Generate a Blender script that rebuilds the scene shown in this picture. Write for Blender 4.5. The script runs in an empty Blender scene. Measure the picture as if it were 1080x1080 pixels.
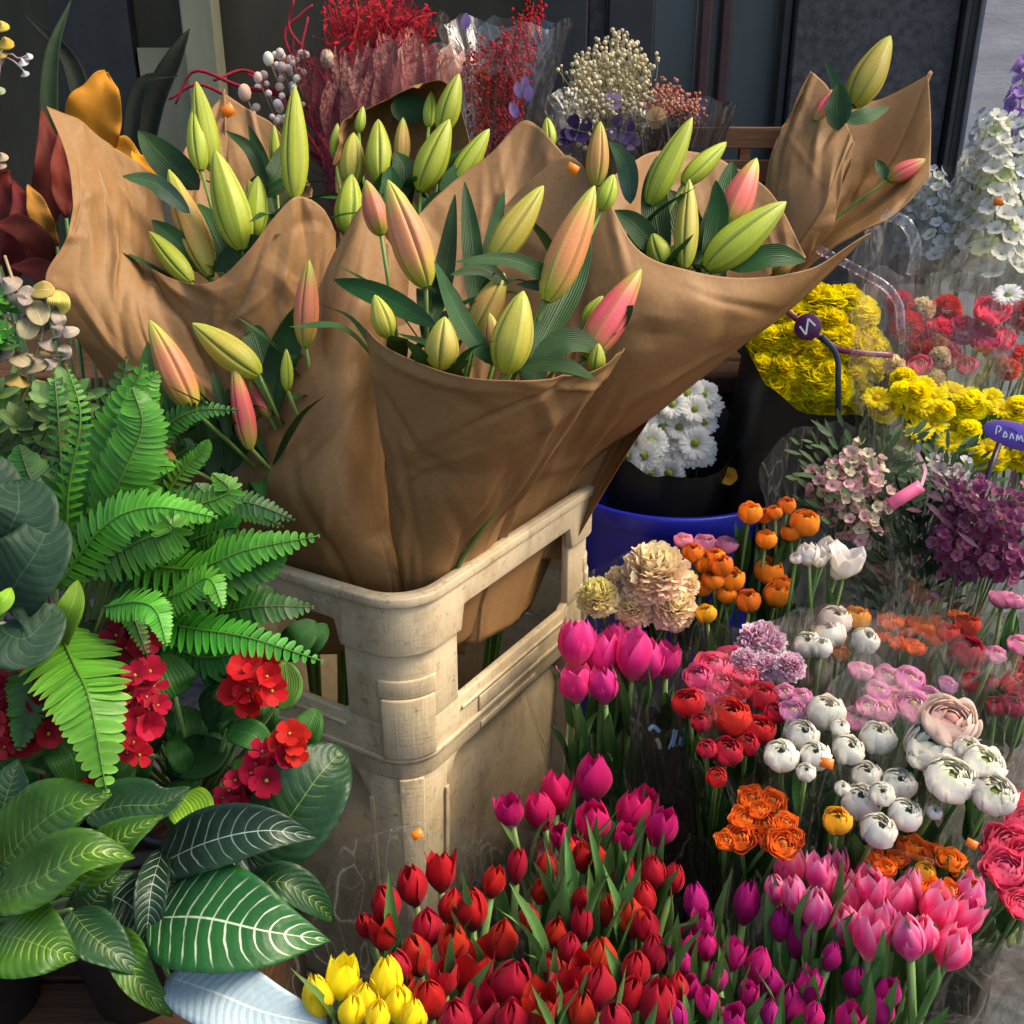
import bpy, math, random
import numpy as np
from mathutils import Vector, Matrix, Quaternion, noise

random.seed(11)
rnd = random.random
def ru(a, b): return a + (b - a) * random.random()
pi = math.pi
sc = bpy.context.scene
COL = sc.collection

# ------------------------------------------------------------------ camera
CAM_H = 1.15
PITCH = math.radians(22.0)
F = 1040.0
CP, SP = math.cos(PITCH), math.sin(PITCH)
CAM = Vector((0, 0, CAM_H))
cam_d = bpy.data.cameras.new('camera')
cam_d.sensor_width = 36; cam_d.lens = 36 * F / 1080
cam_d.clip_start = 0.02; cam_d.clip_end = 500
cam = bpy.data.objects.new('camera', cam_d)
cam.location = CAM; cam.rotation_euler = (pi / 2 - PITCH, 0, 0)
COL.objects.link(cam); sc.camera = cam

def ray(px, py):
    x = (px - 540) / F; y = (540 - py) / F
    return Vector((x, CP + y * SP, -SP + y * CP))
def P(px, py, d): return CAM + ray(px, py) * d
def PZ(px, py, z):
    r = ray(px, py); return CAM + r * ((z - CAM_H) / r.z)
def PY(px, py, Y):
    r = ray(px, py); return CAM + r * (Y / r.y)
def depth(p):
    q = p - CAM; return q.y * CP - q.z * SP
UP = Vector((0, 0, 1))

# ------------------------------------------------------------------ materials
def newmat(name):
    m = bpy.data.materials.new(name); m.use_nodes = True
    nt = m.node_tree; nt.nodes.clear()
    out = nt.nodes.new('ShaderNodeOutputMaterial')
    return m, nt, out
def nd(nt, t, **kw):
    n = nt.nodes.new(t)
    for k, v in kw.items(): setattr(n, k, v)
    return n
def mathn(nt, op, a, b=None, clamp=False):
    n = nd(nt, 'ShaderNodeMath', operation=op); n.use_clamp = clamp
    for i, x in enumerate((a, b)):
        if x is None: continue
        if isinstance(x, (int, float)): n.inputs[i].default_value = x
        else: nt.links.new(x, n.inputs[i])
    return n.outputs[0]
def mix(nt, fac, a, b, mode='MIX'):
    n = nd(nt, 'ShaderNodeMix', data_type='RGBA', blend_type=mode)
    for i, x in ((0, fac), (6, a), (7, b)):
        if isinstance(x, (int, float)): n.inputs[i].default_value = x
        elif isinstance(x, tuple): n.inputs[i].default_value = (*x[:3], 1)
        else: nt.links.new(x, n.inputs[i])
    return n.outputs[2]
def ramp(nt, fac, stops):
    n = nd(nt, 'ShaderNodeValToRGB'); e = n.color_ramp.elements
    while len(e) < len(stops): e.new(0.5)
    for el, (p, c) in zip(e, stops):
        el.position = p; el.color = (c, c, c, 1) if isinstance(c, (int, float)) else (*c, 1)
    nt.links.new(fac, n.inputs[0]); return n.outputs[0]
def noi(nt, scale, detail=4, rough=.55, coord='Object', dist=0, sc3=None):
    tc = nd(nt, 'ShaderNodeTexCoord'); n = nd(nt, 'ShaderNodeTexNoise')
    n.inputs['Scale'].default_value = scale; n.inputs['Detail'].default_value = detail
    n.inputs['Roughness'].default_value = rough; n.inputs['Distortion'].default_value = dist
    src = tc.outputs[coord]
    if sc3:
        mp = nd(nt, 'ShaderNodeMapping'); mp.inputs['Scale'].default_value = sc3
        nt.links.new(src, mp.inputs[0]); src = mp.outputs[0]
    nt.links.new(src, n.inputs['Vector']); return n.outputs[0]
def bump(nt, h, strength, dist=.002):
    b = nd(nt, 'ShaderNodeBump'); b.inputs['Strength'].default_value = strength; b.inputs['Distance'].default_value = dist
    nt.links.new(h, b.inputs['Height']); return b.outputs[0]

def surf(name, rough=.5, spec=.4, transl=0.0, var=.12, hue=.012, bscale=60, bstr=.15, sheen=0, coat=0, veins=0):
    """material reading the mesh's own colour attribute, with small object-to-object variation"""
    m, nt, out = newmat(name)
    at = nd(nt, 'ShaderNodeAttribute', attribute_name='col')
    oi = nd(nt, 'ShaderNodeObjectInfo')
    hs = nd(nt, 'ShaderNodeHueSaturation')
    nt.links.new(at.outputs['Color'], hs.inputs['Color'])
    nt.links.new(mathn(nt, 'ADD', mathn(nt, 'MULTIPLY', oi.outputs['Random'], 2 * hue), .5 - hue), hs.inputs['Hue'])
    n = noi(nt, bscale, 3)
    v = mathn(nt, 'ADD', mathn(nt, 'MULTIPLY', oi.outputs['Random'], 2 * var), 1 - var)
    nt.links.new(mathn(nt, 'MULTIPLY', v, mathn(nt, 'ADD', mathn(nt, 'MULTIPLY', n, .5), .75)), hs.inputs['Value'])
    b = nd(nt, 'ShaderNodeBsdfPrincipled')
    nt.links.new(hs.outputs[0], b.inputs['Base Color'])
    b.inputs['Roughness'].default_value = rough; b.inputs['Specular IOR Level'].default_value = spec
    b.inputs['Sheen Weight'].default_value = sheen; b.inputs['Coat Weight'].default_value = coat
    h = n
    if veins:
        uv = nd(nt, 'ShaderNodeUVMap'); sx = nd(nt, 'ShaderNodeSeparateXYZ'); nt.links.new(uv.outputs[0], sx.inputs[0])
        rib = mathn(nt, 'SINE', mathn(nt, 'MULTIPLY', sx.outputs[0], veins))
        mid = mathn(nt, 'SUBTRACT', 1., mathn(nt, 'MULTIPLY', mathn(nt, 'ABSOLUTE', mathn(nt, 'SUBTRACT', sx.outputs[0], .5)), 22.), True)
        h = mathn(nt, 'ADD', mathn(nt, 'ADD', mathn(nt, 'MULTIPLY', n, .8), mathn(nt, 'MULTIPLY', rib, .25)), mid)
        nt.links.new(mathn(nt, 'MULTIPLY', mathn(nt, 'MULTIPLY', v, mathn(nt, 'ADD', mathn(nt, 'MULTIPLY', n, .8), .6)), mathn(nt, 'ADD', mathn(nt, 'MULTIPLY', rib, .045), mathn(nt, 'ADD', mathn(nt, 'MULTIPLY', mid, .35), .95))), hs.inputs['Value'])
    nt.links.new(bump(nt, h, bstr), b.inputs['Normal'])
    if transl:
        t = nd(nt, 'ShaderNodeBsdfTranslucent'); nt.links.new(hs.outputs[0], t.inputs[0])
        mx = nd(nt, 'ShaderNodeMixShader'); mx.inputs[0].default_value = transl
        nt.links.new(b.outputs[0], mx.inputs[1]); nt.links.new(t.outputs[0], mx.inputs[2])
        nt.links.new(mx.outputs[0], out.inputs[0])
    else: nt.links.new(b.outputs[0], out.inputs[0])
    return m

def plain(name, c1, c2, scale=8, rough=.6, spec=.4, bstr=.1, bscale=None, sc3=None, metallic=0, stops=(.35, .65)):
    m, nt, out = newmat(name)
    n = noi(nt, scale, 6, .6, sc3=sc3)
    c = mix(nt, ramp(nt, n, [(stops[0], 0.), (stops[1], 1.)]), c1, c2)
    b = nd(nt, 'ShaderNodeBsdfPrincipled'); nt.links.new(c, b.inputs['Base Color'])
    b.inputs['Roughness'].default_value = rough; b.inputs['Specular IOR Level'].default_value = spec
    b.inputs['Metallic'].default_value = metallic
    nb = noi(nt, bscale or scale * 6, 4, sc3=sc3)
    nt.links.new(bump(nt, nb, bstr), b.inputs['Normal'])
    nt.links.new(b.outputs[0], out.inputs[0]); return m

MT = {}
MT['sunny'] = surf('luminous_petal', .6, .2, .55, .06, .006, 90, .15)
MT['petal'] = surf('petal', .6, .2, .38, .12, .01, 90, .2, sheen=.1)
MT['waxy'] = surf('waxy_bud', .46, .35, .16, .12, .012, 60, .12)
MT['leaf'] = surf('leaf', .48, .22, .12, .18, .015, 45, .35, veins=80)
MT['autumn'] = surf('autumn_leaf', .68, .2, .2, .15, .012, 45, .6)
MT['fern'] = surf('fern_leaf', .42, .45, .32, .15, .012, 70, .12)
MT['stem'] = surf('stem', .5, .4, 0, .15, .015, 80, .1)
MT['floret'] = surf('floret', .7, .2, .1, .1, .01, 90, .1)
MT['dry'] = surf('dried_material', .8, .15, .1, .12, .01, 60, .25)
MT['plain'] = surf('coated_paper', .35, .4, 0, .0, .0, 40, .02)

def kraft():
    m, nt, out = newmat('kraft_paper')
    fib = noi(nt, 170, 4, .7); big = noi(nt, 6, 4, .6); cr = noi(nt, 13, 3, .5, dist=1.0)
    c = mix(nt, ramp(nt, fib, [(.32, 0.), (.68, 1.)]), (.26, .138, .049), (.315, .172, .065))
    c = mix(nt, ramp(nt, big, [(.3, 0.), (.75, .10)]), c, (.24, .122, .042))
    b = nd(nt, 'ShaderNodeBsdfPrincipled'); nt.links.new(c, b.inputs['Base Color'])
    b.inputs['Roughness'].default_value = .58; b.inputs['Specular IOR Level'].default_value = .3
    wr = noi(nt, 34, 3, .55, sc3=(1, 1, .3), dist=.6)
    h = mathn(nt, 'MULTIPLY', mathn(nt, 'ABSOLUTE', mathn(nt, 'SUBTRACT', cr, .5)), .8)
    h = mathn(nt, 'ADD', h, mathn(nt, 'MULTIPLY', mathn(nt, 'ABSOLUTE', mathn(nt, 'SUBTRACT', wr, .5)), .5))
    h = mathn(nt, 'ADD', h, mathn(nt, 'MULTIPLY', fib, .06))
    nt.links.new(bump(nt, h, .25, .006), b.inputs['Normal'])
    t = nd(nt, 'ShaderNodeBsdfTranslucent'); nt.links.new(c, t.inputs[0])
    mx = nd(nt, 'ShaderNodeMixShader'); mx.inputs[0].default_value = .12
    nt.links.new(b.outputs[0], mx.inputs[1]); nt.links.new(t.outputs[0], mx.inputs[2])
    nt.links.new(mx.outputs[0], out.inputs[0]); return m
MT['kraft'] = kraft()

def crate_plastic(name, ca, cb, grime):
    m, nt, out = newmat(name)
    n1 = noi(nt, 9, 6, .65); n2 = noi(nt, 75, 6, .75); n3 = noi(nt, 22, 5, .7, sc3=(1, 1, .65)); n4 = noi(nt, 3.5, 4, .6); sc_ = noi(nt, 240, 3, .6, sc3=(.12, .12, 1.2), dist=.4); s2 = noi(nt, 200, 3, .6, sc3=(1.2, 1.2, .08), dist=.5)
    c = mix(nt, ramp(nt, n1, [(.35, 0.), (.7, 1.)]), ca, cb)
    c = mix(nt, ramp(nt, n3, [(.48, 0.), (.70, .55 * grime)]), c, (.26, .17, .08))
    c = mix(nt, ramp(nt, n2, [(.56, 0.), (.70, .60 * grime)]), c, (.12, .08, .04))
    c = mix(nt, ramp(nt, n4, [(.45, 0.), (.75, .5 * grime)]), c, (.30, .23, .14))
    c = mix(nt, ramp(nt, sc_, [(.70, 0.), (.76, .35)]), c, (.16, .11, .06))
    c = mix(nt, ramp(nt, s2, [(.72, 0.), (.77, .3)]), c, (.80, .72, .55))
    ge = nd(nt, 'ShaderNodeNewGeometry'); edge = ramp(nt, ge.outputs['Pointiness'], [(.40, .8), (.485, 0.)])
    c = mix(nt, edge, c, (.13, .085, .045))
    b = nd(nt, 'ShaderNodeBsdfPrincipled'); nt.links.new(c, b.inputs['Base Color'])
    b.inputs['Roughness'].default_value = .55; b.inputs['Specular IOR Level'].default_value = .35
    nt.links.new(bump(nt, mathn(nt, 'ADD', mathn(nt, 'ADD', n2, n3), mathn(nt, 'ADD', sc_, s2)), .25, .002), b.inputs['Normal'])
    nt.links.new(b.outputs[0], out.inputs[0]); return m
MT['crate'] = crate_plastic('aged_beige_plastic', (.60, .48, .285), (.70, .58, .38), 1.0)
MT['crate_dirty'] = crate_plastic('grimy_beige_plastic', (.44, .33, .19), (.55, .43, .26), 1.2)

def film(name, tint=(.97, .98, .97), gl=.10, lw=.45, streak=.35, rough=.12, body=None, crease_glint=.13):
    m, nt, out = newmat(name)
    tr = nd(nt, 'ShaderNodeBsdfTransparent'); tr.inputs[0].default_value = (*tint, 1)
    g = nd(nt, 'ShaderNodeBsdfGlossy'); g.inputs['Roughness'].default_value = rough; g.inputs[0].default_value = (1, 1, 1, 1)
    wr = noi(nt, 20, 3, .5, dist=1.2, sc3=(1, 1, .22)); w2 = noi(nt, 60, 2, .5, dist=.6, sc3=(1, 1, .3))
    nrm = bump(nt, mathn(nt, 'ADD', mathn(nt, 'ABSOLUTE', mathn(nt, 'SUBTRACT', wr, .5)), mathn(nt, 'MULTIPLY', w2, .15)), .9, .01)
    nt.links.new(nrm, g.inputs['Normal'])
    l = nd(nt, 'ShaderNodeLayerWeight'); l.inputs[0].default_value = .25; nt.links.new(nrm, l.inputs['Normal'])
    f = mathn(nt, 'ADD', mathn(nt, 'MULTIPLY', l.outputs['Facing'], lw), gl, True)
    f = mathn(nt, 'MULTIPLY', f, ramp(nt, wr, [(.3, 1 - streak), (.7, 1.)]))
    src = g.outputs[0]
    if body:
        d = nd(nt, 'ShaderNodeBsdfPrincipled'); d.inputs['Base Color'].default_value = (*body, 1); d.inputs['Roughness'].default_value = .25
        nt.links.new(nrm, d.inputs['Normal']); src = d.outputs[0]
    cz = noi(nt, 15, 2, .5, dist=.9, sc3=(1, 1, .25)); c2 = noi(nt, 30, 2, .5, dist=.7, sc3=(1, .8, .5))
    def line(x, w): return mathn(nt, 'SUBTRACT', 1., mathn(nt, 'MULTIPLY', mathn(nt, 'ABSOLUTE', mathn(nt, 'SUBTRACT', x, .5)), 1. / w), True)
    cm = mathn(nt, 'MAXIMUM', mathn(nt, 'POWER', line(cz, .016), 1.5), mathn(nt, 'MULTIPLY', line(c2, .014), .6))  # white streaks painted into the film as glints along its creases
    df = nd(nt, 'ShaderNodeBsdfTranslucent'); df.inputs[0].default_value = (.9, .92, .92, 1); d2 = nd(nt, 'ShaderNodeBsdfDiffuse'); d2.inputs[0].default_value = (.9, .92, .92, 1)
    dm = nd(nt, 'ShaderNodeMixShader'); nt.links.new(df.outputs[0], dm.inputs[1]); nt.links.new(d2.outputs[0], dm.inputs[2])
    m0 = nd(nt, 'ShaderNodeMixShader'); nt.links.new(mathn(nt, 'ADD', mathn(nt, 'MULTIPLY', cm, crease_glint), .012), m0.inputs[0])
    nt.links.new(tr.outputs[0], m0.inputs[1]); nt.links.new(dm.outputs[0], m0.inputs[2])
    mx = nd(nt, 'ShaderNodeMixShader'); nt.links.new(f, mx.inputs[0])
    nt.links.new(m0.outputs[0], mx.inputs[1]); nt.links.new(src, mx.inputs[2])
    nt.links.new(mx.outputs[0], out.inputs[0]); return m
MT['film'] = film('clear_cellophane', gl=.09, lw=.42, streak=.8, rough=.16)
MT['film_pink'] = film('pink_cellophane', (.97, .86, .87), .10, .42, .75, .2)
MT['film_dark'] = film('smoked_cellophane', (.34, .35, .35), .10, .45, .5, .2)
MT['black'] = plain('black_wrapping_film', (.006, .0055, .006), (.012, .011, .011), 10, .42, .3, .5, 26)
MT['blackbucket'] = plain('black_bucket_plastic', (.012, .012, .013), (.03, .03, .03), 14, .45, .4, .1)
MT['blue'] = plain('blue_bucket_plastic', (.006, .010, .30), (.014, .02, .42), 5, .38, .5, .08)
MT['asphalt'] = plain('asphalt', (.05, .052, .056), (.13, .13, .135), 40, .9, .2, .8, 160)
MT['concrete'] = plain('concrete', (.40, .375, .365), (.54, .51, .495), 7, .85, .2, .4, 60, sc3=(1, 1, 3))
MT['stone'] = plain('dark_stone_cladding', (.020, .021, .024), (.055, .056, .06), 60, .65, .35, .3, 200)
MT['frame'] = plain('dark_painted_frame', (.006, .008, .009), (.018, .02, .02), 14, .45, .4, .1)
MT['pane'] = plain('dark_green_pane', (.035, .055, .055), (.065, .088, .085), 3, .35, .5, .05, sc3=(3, 1, .4))
MT['maroon'] = plain('maroon_painted_strip', (.025, .008, .01), (.05, .016, .018), 9, .5, .4, .1)
MT['olive'] = plain('weathered_olive_board', (.035, .032, .02), (.075, .066, .042), 5, .8, .3, .2, sc3=(1, 1, .3))
MT['mullion'] = plain('weathered_pale_post', (.17, .17, .10), (.26, .26, .17), 9, .75, .3, .2, sc3=(1, 1, .3))
MT['wood'] = plain('brown_wood', (.14, .06, .028), (.26, .125, .06), 14, .7, .3, .4, 50, sc3=(.25, 3, 3))
MT['board'] = plain('dark_brown_board', (.05, .026, .012), (.10, .05, .025), 22, .8, .25, .5, 90, sc3=(.3, 3, 3))

def veined(name, base1, base2, vein, freq, slant, thick, mid=.02, rough=.35, fade=.1, transl=.12, margin=.5):
    """leaf with pale side veins drawn from its own UVs (u across, v along)"""
    m, nt, out = newmat(name)
    uv = nd(nt, 'ShaderNodeUVMap'); s = nd(nt, 'ShaderNodeSeparateXYZ'); nt.links.new(uv.outputs[0], s.inputs[0])
    a = mathn(nt, 'ABSOLUTE', mathn(nt, 'SUBTRACT', s.outputs[0], .5))        # 0 mid .. .5 edge
    n = noi(nt, 40, 3)
    curve = mathn(nt, 'POWER', mathn(nt, 'MULTIPLY', a, 2.), 1.5)
    t = mathn(nt, 'SUBTRACT', s.outputs[1], mathn(nt, 'MULTIPLY', curve, slant))
    t = mathn(nt, 'ADD', t, mathn(nt, 'MULTIPLY', noi(nt, 18, 3), .07)); st_w = mathn(nt, 'MULTIPLY', n, thick * 2)
    tri = mathn(nt, 'PINGPONG', mathn(nt, 'MULTIPLY', t, freq), 1.0)
    tri = mathn(nt, 'ABSOLUTE', mathn(nt, 'SUBTRACT', tri, .5))
    st = mathn(nt, 'SUBTRACT', st_w, tri)
    st = mathn(nt, 'MULTIPLY', st, 14, True)
    st = mathn(nt, 'MULTIPLY', st, mathn(nt, 'MULTIPLY', mathn(nt, 'SUBTRACT', margin, a), 8, True))
    st = mathn(nt, 'MULTIPLY', st, ramp(nt, noi(nt, 9, 2), [(.3, 1 - fade), (.6, 1.)]))
    mm = mathn(nt, 'MULTIPLY', mathn(nt, 'SUBTRACT', mid, a), 120, True)
    st = mathn(nt, 'MAXIMUM', st, mm)
    b0 = mix(nt, ramp(nt, noi(nt, 14, 3), [(.3, 0.), (.7, 1.)]), base1, base2)
    c = mix(nt, st, b0, vein)
    b = nd(nt, 'ShaderNodeBsdfPrincipled'); nt.links.new(c, b.inputs['Base Color'])
    b.inputs['Roughness'].default_value = rough + .06; b.inputs['Specular IOR Level'].default_value = .32
    nt.links.new(bump(nt, mathn(nt, 'ADD', mathn(nt, 'MULTIPLY', tri, .3), mathn(nt, 'MULTIPLY', noi(nt, 38, 4), .9)), .6, .004), b.inputs['Normal'])
    tl = nd(nt, 'ShaderNodeBsdfTranslucent'); nt.links.new(c, tl.inputs[0])
    mx = nd(nt, 'ShaderNodeMixShader'); mx.inputs[0].default_value = transl
    nt.links.new(b.outputs[0], mx.inputs[1]); nt.links.new(tl.outputs[0], mx.inputs[2])
    nt.links.new(mx.outputs[0], out.inputs[0]); return m
MT['zebra'] = veined('white_veined_leaf', (.012, .075, .018), (.02, .12, .02), (.55, .66, .42), 13, .13, .085, .014, margin=.46, fade=.45)
MT['zebra_dark'] = veined('dark_white_veined_leaf', (.010, .030, .016), (.018, .05, .022), (.42, .50, .38), 13, .14, .075, .012, margin=.45, fade=.6)
MT['dieff'] = veined('lime_marked_leaf', (.025, .085, .006), (.06, .16, .010), (.26, .38, .05), 14, .22, .12, .008, margin=.27, fade=1.0)
MT['dieff_dark'] = veined('dark_marked_leaf', (.012, .045, .018), (.022, .07, .02), (.24, .32, .06), 13, .22, .09, .008, margin=.25, fade=1.0)
MT['silver'] = veined('silver_blue_leaf', (.30, .42, .46), (.42, .52, .55), (.62, .72, .62), 20, .12, .05, .02, rough=.45)
MT['greyleaf'] = veined('grey_green_leaf', (.010, .036, .016), (.02, .055, .025), (.05, .10, .05), 10, .2, .06, .012, rough=.5)

# ------------------------------------------------------------------ mesh building
class MB:
    def __init__(s): s.v = []; s.f = []; s.c = []; s.uv = []
    def vert(s, p, c=(.5, .5, .5), uv=(0, 0)):
        s.v.append((p[0], p[1], p[2])); s.c.append(c); s.uv.append(uv); return len(s.v) - 1
    def grid(s, pts, cols, uvs=None, close=False):
        """pts[i][j]"""
        ni, nj = len(pts), len(pts[0]); b = len(s.v)
        for i in range(ni):
            for j in range(nj):
                c = cols[i][j] if isinstance(cols, list) else cols
                u = uvs[i][j] if uvs else (j / max(1, nj - 1), i / max(1, ni - 1))
                s.vert(pts[i][j], c, u)
        for i in range(ni - 1):
            for j in range(nj - 1 if not close else nj):
                k = (j + 1) % nj
                s.f.append((b + i * nj + j, b + i * nj + k, b + (i + 1) * nj + k, b + (i + 1) * nj + j))
    def tube(s, pts, r0, r1=None, col=(.1, .2, .03), n=6, cap=True, col2=None):
        r1 = r0 if r1 is None else r1
        pts = [Vector(p) for p in pts]; m = len(pts); rows = []; cols = []
        nrm = None
        for i, p in enumerate(pts):
            t = (pts[min(i + 1, m - 1)] - pts[max(i - 1, 0)])
            t = t.normalized() if t.length > 1e-9 else UP
            if nrm is None:
                nrm = t.orthogonal().normalized()
            else:
                nrm = (nrm - t * nrm.dot(t)); nrm = nrm.normalized() if nrm.length > 1e-6 else t.orthogonal().normalized()
            bn = t.cross(nrm); f = i / max(1, m - 1); r = r0 + (r1 - r0) * f
            cc = col if col2 is None else tuple(a + (b - a) * f for a, b in zip(col, col2))
            rows.append([p + (nrm * math.cos(2 * pi * k / n) + bn * math.sin(2 * pi * k / n)) * r for k in range(n)])
            cols.append([cc] * n)
        b = len(s.v); s.grid(rows, cols, None, True)
        if cap:
            s.f.append(tuple(b + k for k in range(n))[::-1]); e = b + (m - 1) * n
            s.f.append(tuple(e + k for k in range(n)))
    def ball(s, p, r, col, nu=6, nv=4, sz=1.0, axis=None):
        p = Vector(p); q = UP.rotation_difference(axis) if axis is not None else None
        rows = []
        for i in range(nv + 1):
            th = pi * i / nv
            row = []
            for k in range(nu):
                o = Vector((math.sin(th) * math.cos(2 * pi * k / nu), math.sin(th) * math.sin(2 * pi * k / nu), math.cos(th) * sz)) * r
                row.append(p + (q @ o if q else o))
            rows.append(row)
        s.grid(rows, col, None, True)
    def box(s, lo, hi, col=(.5, .5, .5), mtx=None):
        b = len(s.v)
        for z in (lo[2], hi[2]):
            for x, y in ((lo[0], lo[1]), (hi[0], lo[1]), (hi[0], hi[1]), (lo[0], hi[1])):
                p = Vector((x, y, z)); s.vert(mtx @ p if mtx else p, col)
        for f in ((3, 2, 1, 0), (4, 5, 6, 7), (0, 1, 5, 4), (1, 2, 6, 5), (2, 3, 7, 6), (3, 0, 4, 7)):
            s.f.append(tuple(b + i for i in f))
    def mesh(s, name, mat, off=None, smooth=True):
        me = bpy.data.meshes.new(name)
        v = np.array(s.v, dtype=np.float32)
        if off is not None: v = v - np.array(off, dtype=np.float32)
        me.from_pydata(v.tolist(), [], s.f); me.update()
        at = me.color_attributes.new('col', 'FLOAT_COLOR', 'POINT')
        c = np.ones((len(s.v), 4), np.float32); c[:, :3] = np.array(s.c, np.float32)
        at.data.foreach_set('color', c.ravel())
        ul = me.uv_layers.new(name='UVMap')
        li = np.empty(len(me.loops), np.int32); me.loops.foreach_get('vertex_index', li)
        ul.data.foreach_set('uv', np.array(s.uv, np.float32)[li].ravel())
        if smooth: me.polygons.foreach_set('use_smooth', np.ones(len(me.polygons), bool))
        me.materials.append(MT[mat]); return me

def lerp(a, b, t): return a + (b - a) * t
def lc(a, b, t):
    t = max(0, min(1, t)); return tuple(x + (y - x) * t for x, y in zip(a, b))
def cat(p0, p1, p2, p3, t):
    return .5 * ((2 * p1) + (p2 - p0) * t + (2 * p0 - 5 * p1 + 4 * p2 - p3) * t * t + (3 * p1 - p0 - 3 * p2 + p3) * t ** 3)
def spline(pts, n):
    """n+1 points along a Catmull-Rom curve through pts"""
    m = len(pts) - 1; out = []
    for i in range(n + 1):
        x = i / n * m; k = min(int(x), m - 1); t = x - k
        p0 = pts[k - 1] if k > 0 else pts[0] * 2 - pts[1]
        p3 = pts[k + 2] if k + 2 <= m else pts[m] * 2 - pts[m - 1]
        out.append(cat(p0, pts[k], pts[k + 1], p3, t))
    return out

# ------------------------------------------------------------------ objects
WORLD = {}
def thing(name, label, cat_, loc, group=None, kind=None):
    o = bpy.data.objects.new(name, None); COL.objects.link(o)
    o.empty_display_size = .02; o.location = loc; o['label'] = label; o['category'] = cat_
    if group: o['group'] = group
    WORLD[o] = Matrix.Translation(Vector(loc)); return o
def tag(o, label, cat_, group=None):
    o['label'] = label; o['category'] = cat_
    if group: o['group'] = group
    return o
def put(name, me, W, parent=None):
    o = bpy.data.objects.new(name, me); COL.objects.link(o)
    WORLD[o] = W
    if parent is not None:
        o.parent = parent; o.matrix_parent_inverse = WORLD[parent].inverted(); o.matrix_basis = W
    else: o.matrix_basis = W
    return o
def part(name, mb, mat, parent, smooth=True):
    """unique mesh in world coordinates; its origin goes to its thing's base"""
    root = parent
    while root.parent: root = root.parent
    off = WORLD[root].translation
    return put(name, mb.mesh(name, mat, off, smooth), Matrix.Translation(off), parent)
def single(name, mb, mat, loc, smooth=True):
    return put(name, mb.mesh(name, mat, loc, smooth), Matrix.Translation(Vector(loc)))
def structure(name, mb, mat, smooth=False):
    o = put(name, mb.mesh(name, mat, None, smooth), Matrix.Identity(4)); o['kind'] = 'structure'; return o
def solidify(o, t, off=0):
    m = o.modifiers.new('thickness', 'SOLIDIFY'); m.thickness = t; m.offset = off; return o
def bevel(o, w, seg=2):
    m = o.modifiers.new('bevel', 'BEVEL'); m.width = w; m.segments = seg; m.limit_method = 'ANGLE'; m.angle_limit = math.radians(40)
    return o
def orient(loc, axis, roll, s):
    q = UP.rotation_difference(axis.normalized())
    return Matrix.Translation(loc) @ q.to_matrix().to_4x4() @ Matrix.Rotation(roll, 4, 'Z') @ Matrix.Scale(s, 4)

# ------------------------------------------------------------------ flower meshes (unit size, z up, origin at base)
def tulip(cbase, cmid, ctip, H=2.9, close=.35, jit=0.06):
    mb = MB()
    H *= ru(.86, 1.1); close *= ru(.7, 1.5) if rnd() < .65 else ru(1.9, 2.6)
    for ring in range(2):
        for k in range(3):
            a0 = 2 * pi * (k + .5 * ring) / 3 + ru(-.1, .1)
            R = (1.0 if ring else .93) * ru(1 - jit, 1 + jit); Hh = H * ru(.93, 1.03) * (1 if ring else .98)
            cl = close * ru(.6, 1.4); tw = ru(-.15, .15)
            pts, cols = [], []
            nv, nu = 9, 7
            for i in range(nv):
                v = i / (nv - 1)
                r = R * (.18 + .82 * math.sin(min(1, v / .5) * pi / 2)) if v < .5 else R * (1 - (1 - cl) * ((v - .5) / .5) ** 1.7)
                w = 1.12 * max(0.02, (1 - v ** 3.2)) ** .85 * (.55 + .45 * min(1, v * 3))
                row, cr = [], []
                for j in range(nu):
                    u = -1 + 2 * j / (nu - 1); a = a0 + u * w + tw * v
                    rr = r * (1 - .05 * (1 - abs(u)) ** 3 * (v > .15) + (.03 * abs(u)))
                    row.append(Vector((rr * math.cos(a), rr * math.sin(a), Hh * v - .12 * u * u * v)))
                    c = lc(cbase, cmid, v * 3.2)
                    c = lc(c, ctip, (v - .55) * 1.6 + abs(u) * .55 - .15)
                    k2 = 1 + .30 * noise.noise(Vector((u * 11, v * 1.3, k + ring * 3)))
                    cr.append(tuple(x * k2 for x in c))
                pts.append(row); cols.append(cr)
            mb.grid(pts, cols)
    return mb

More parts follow.
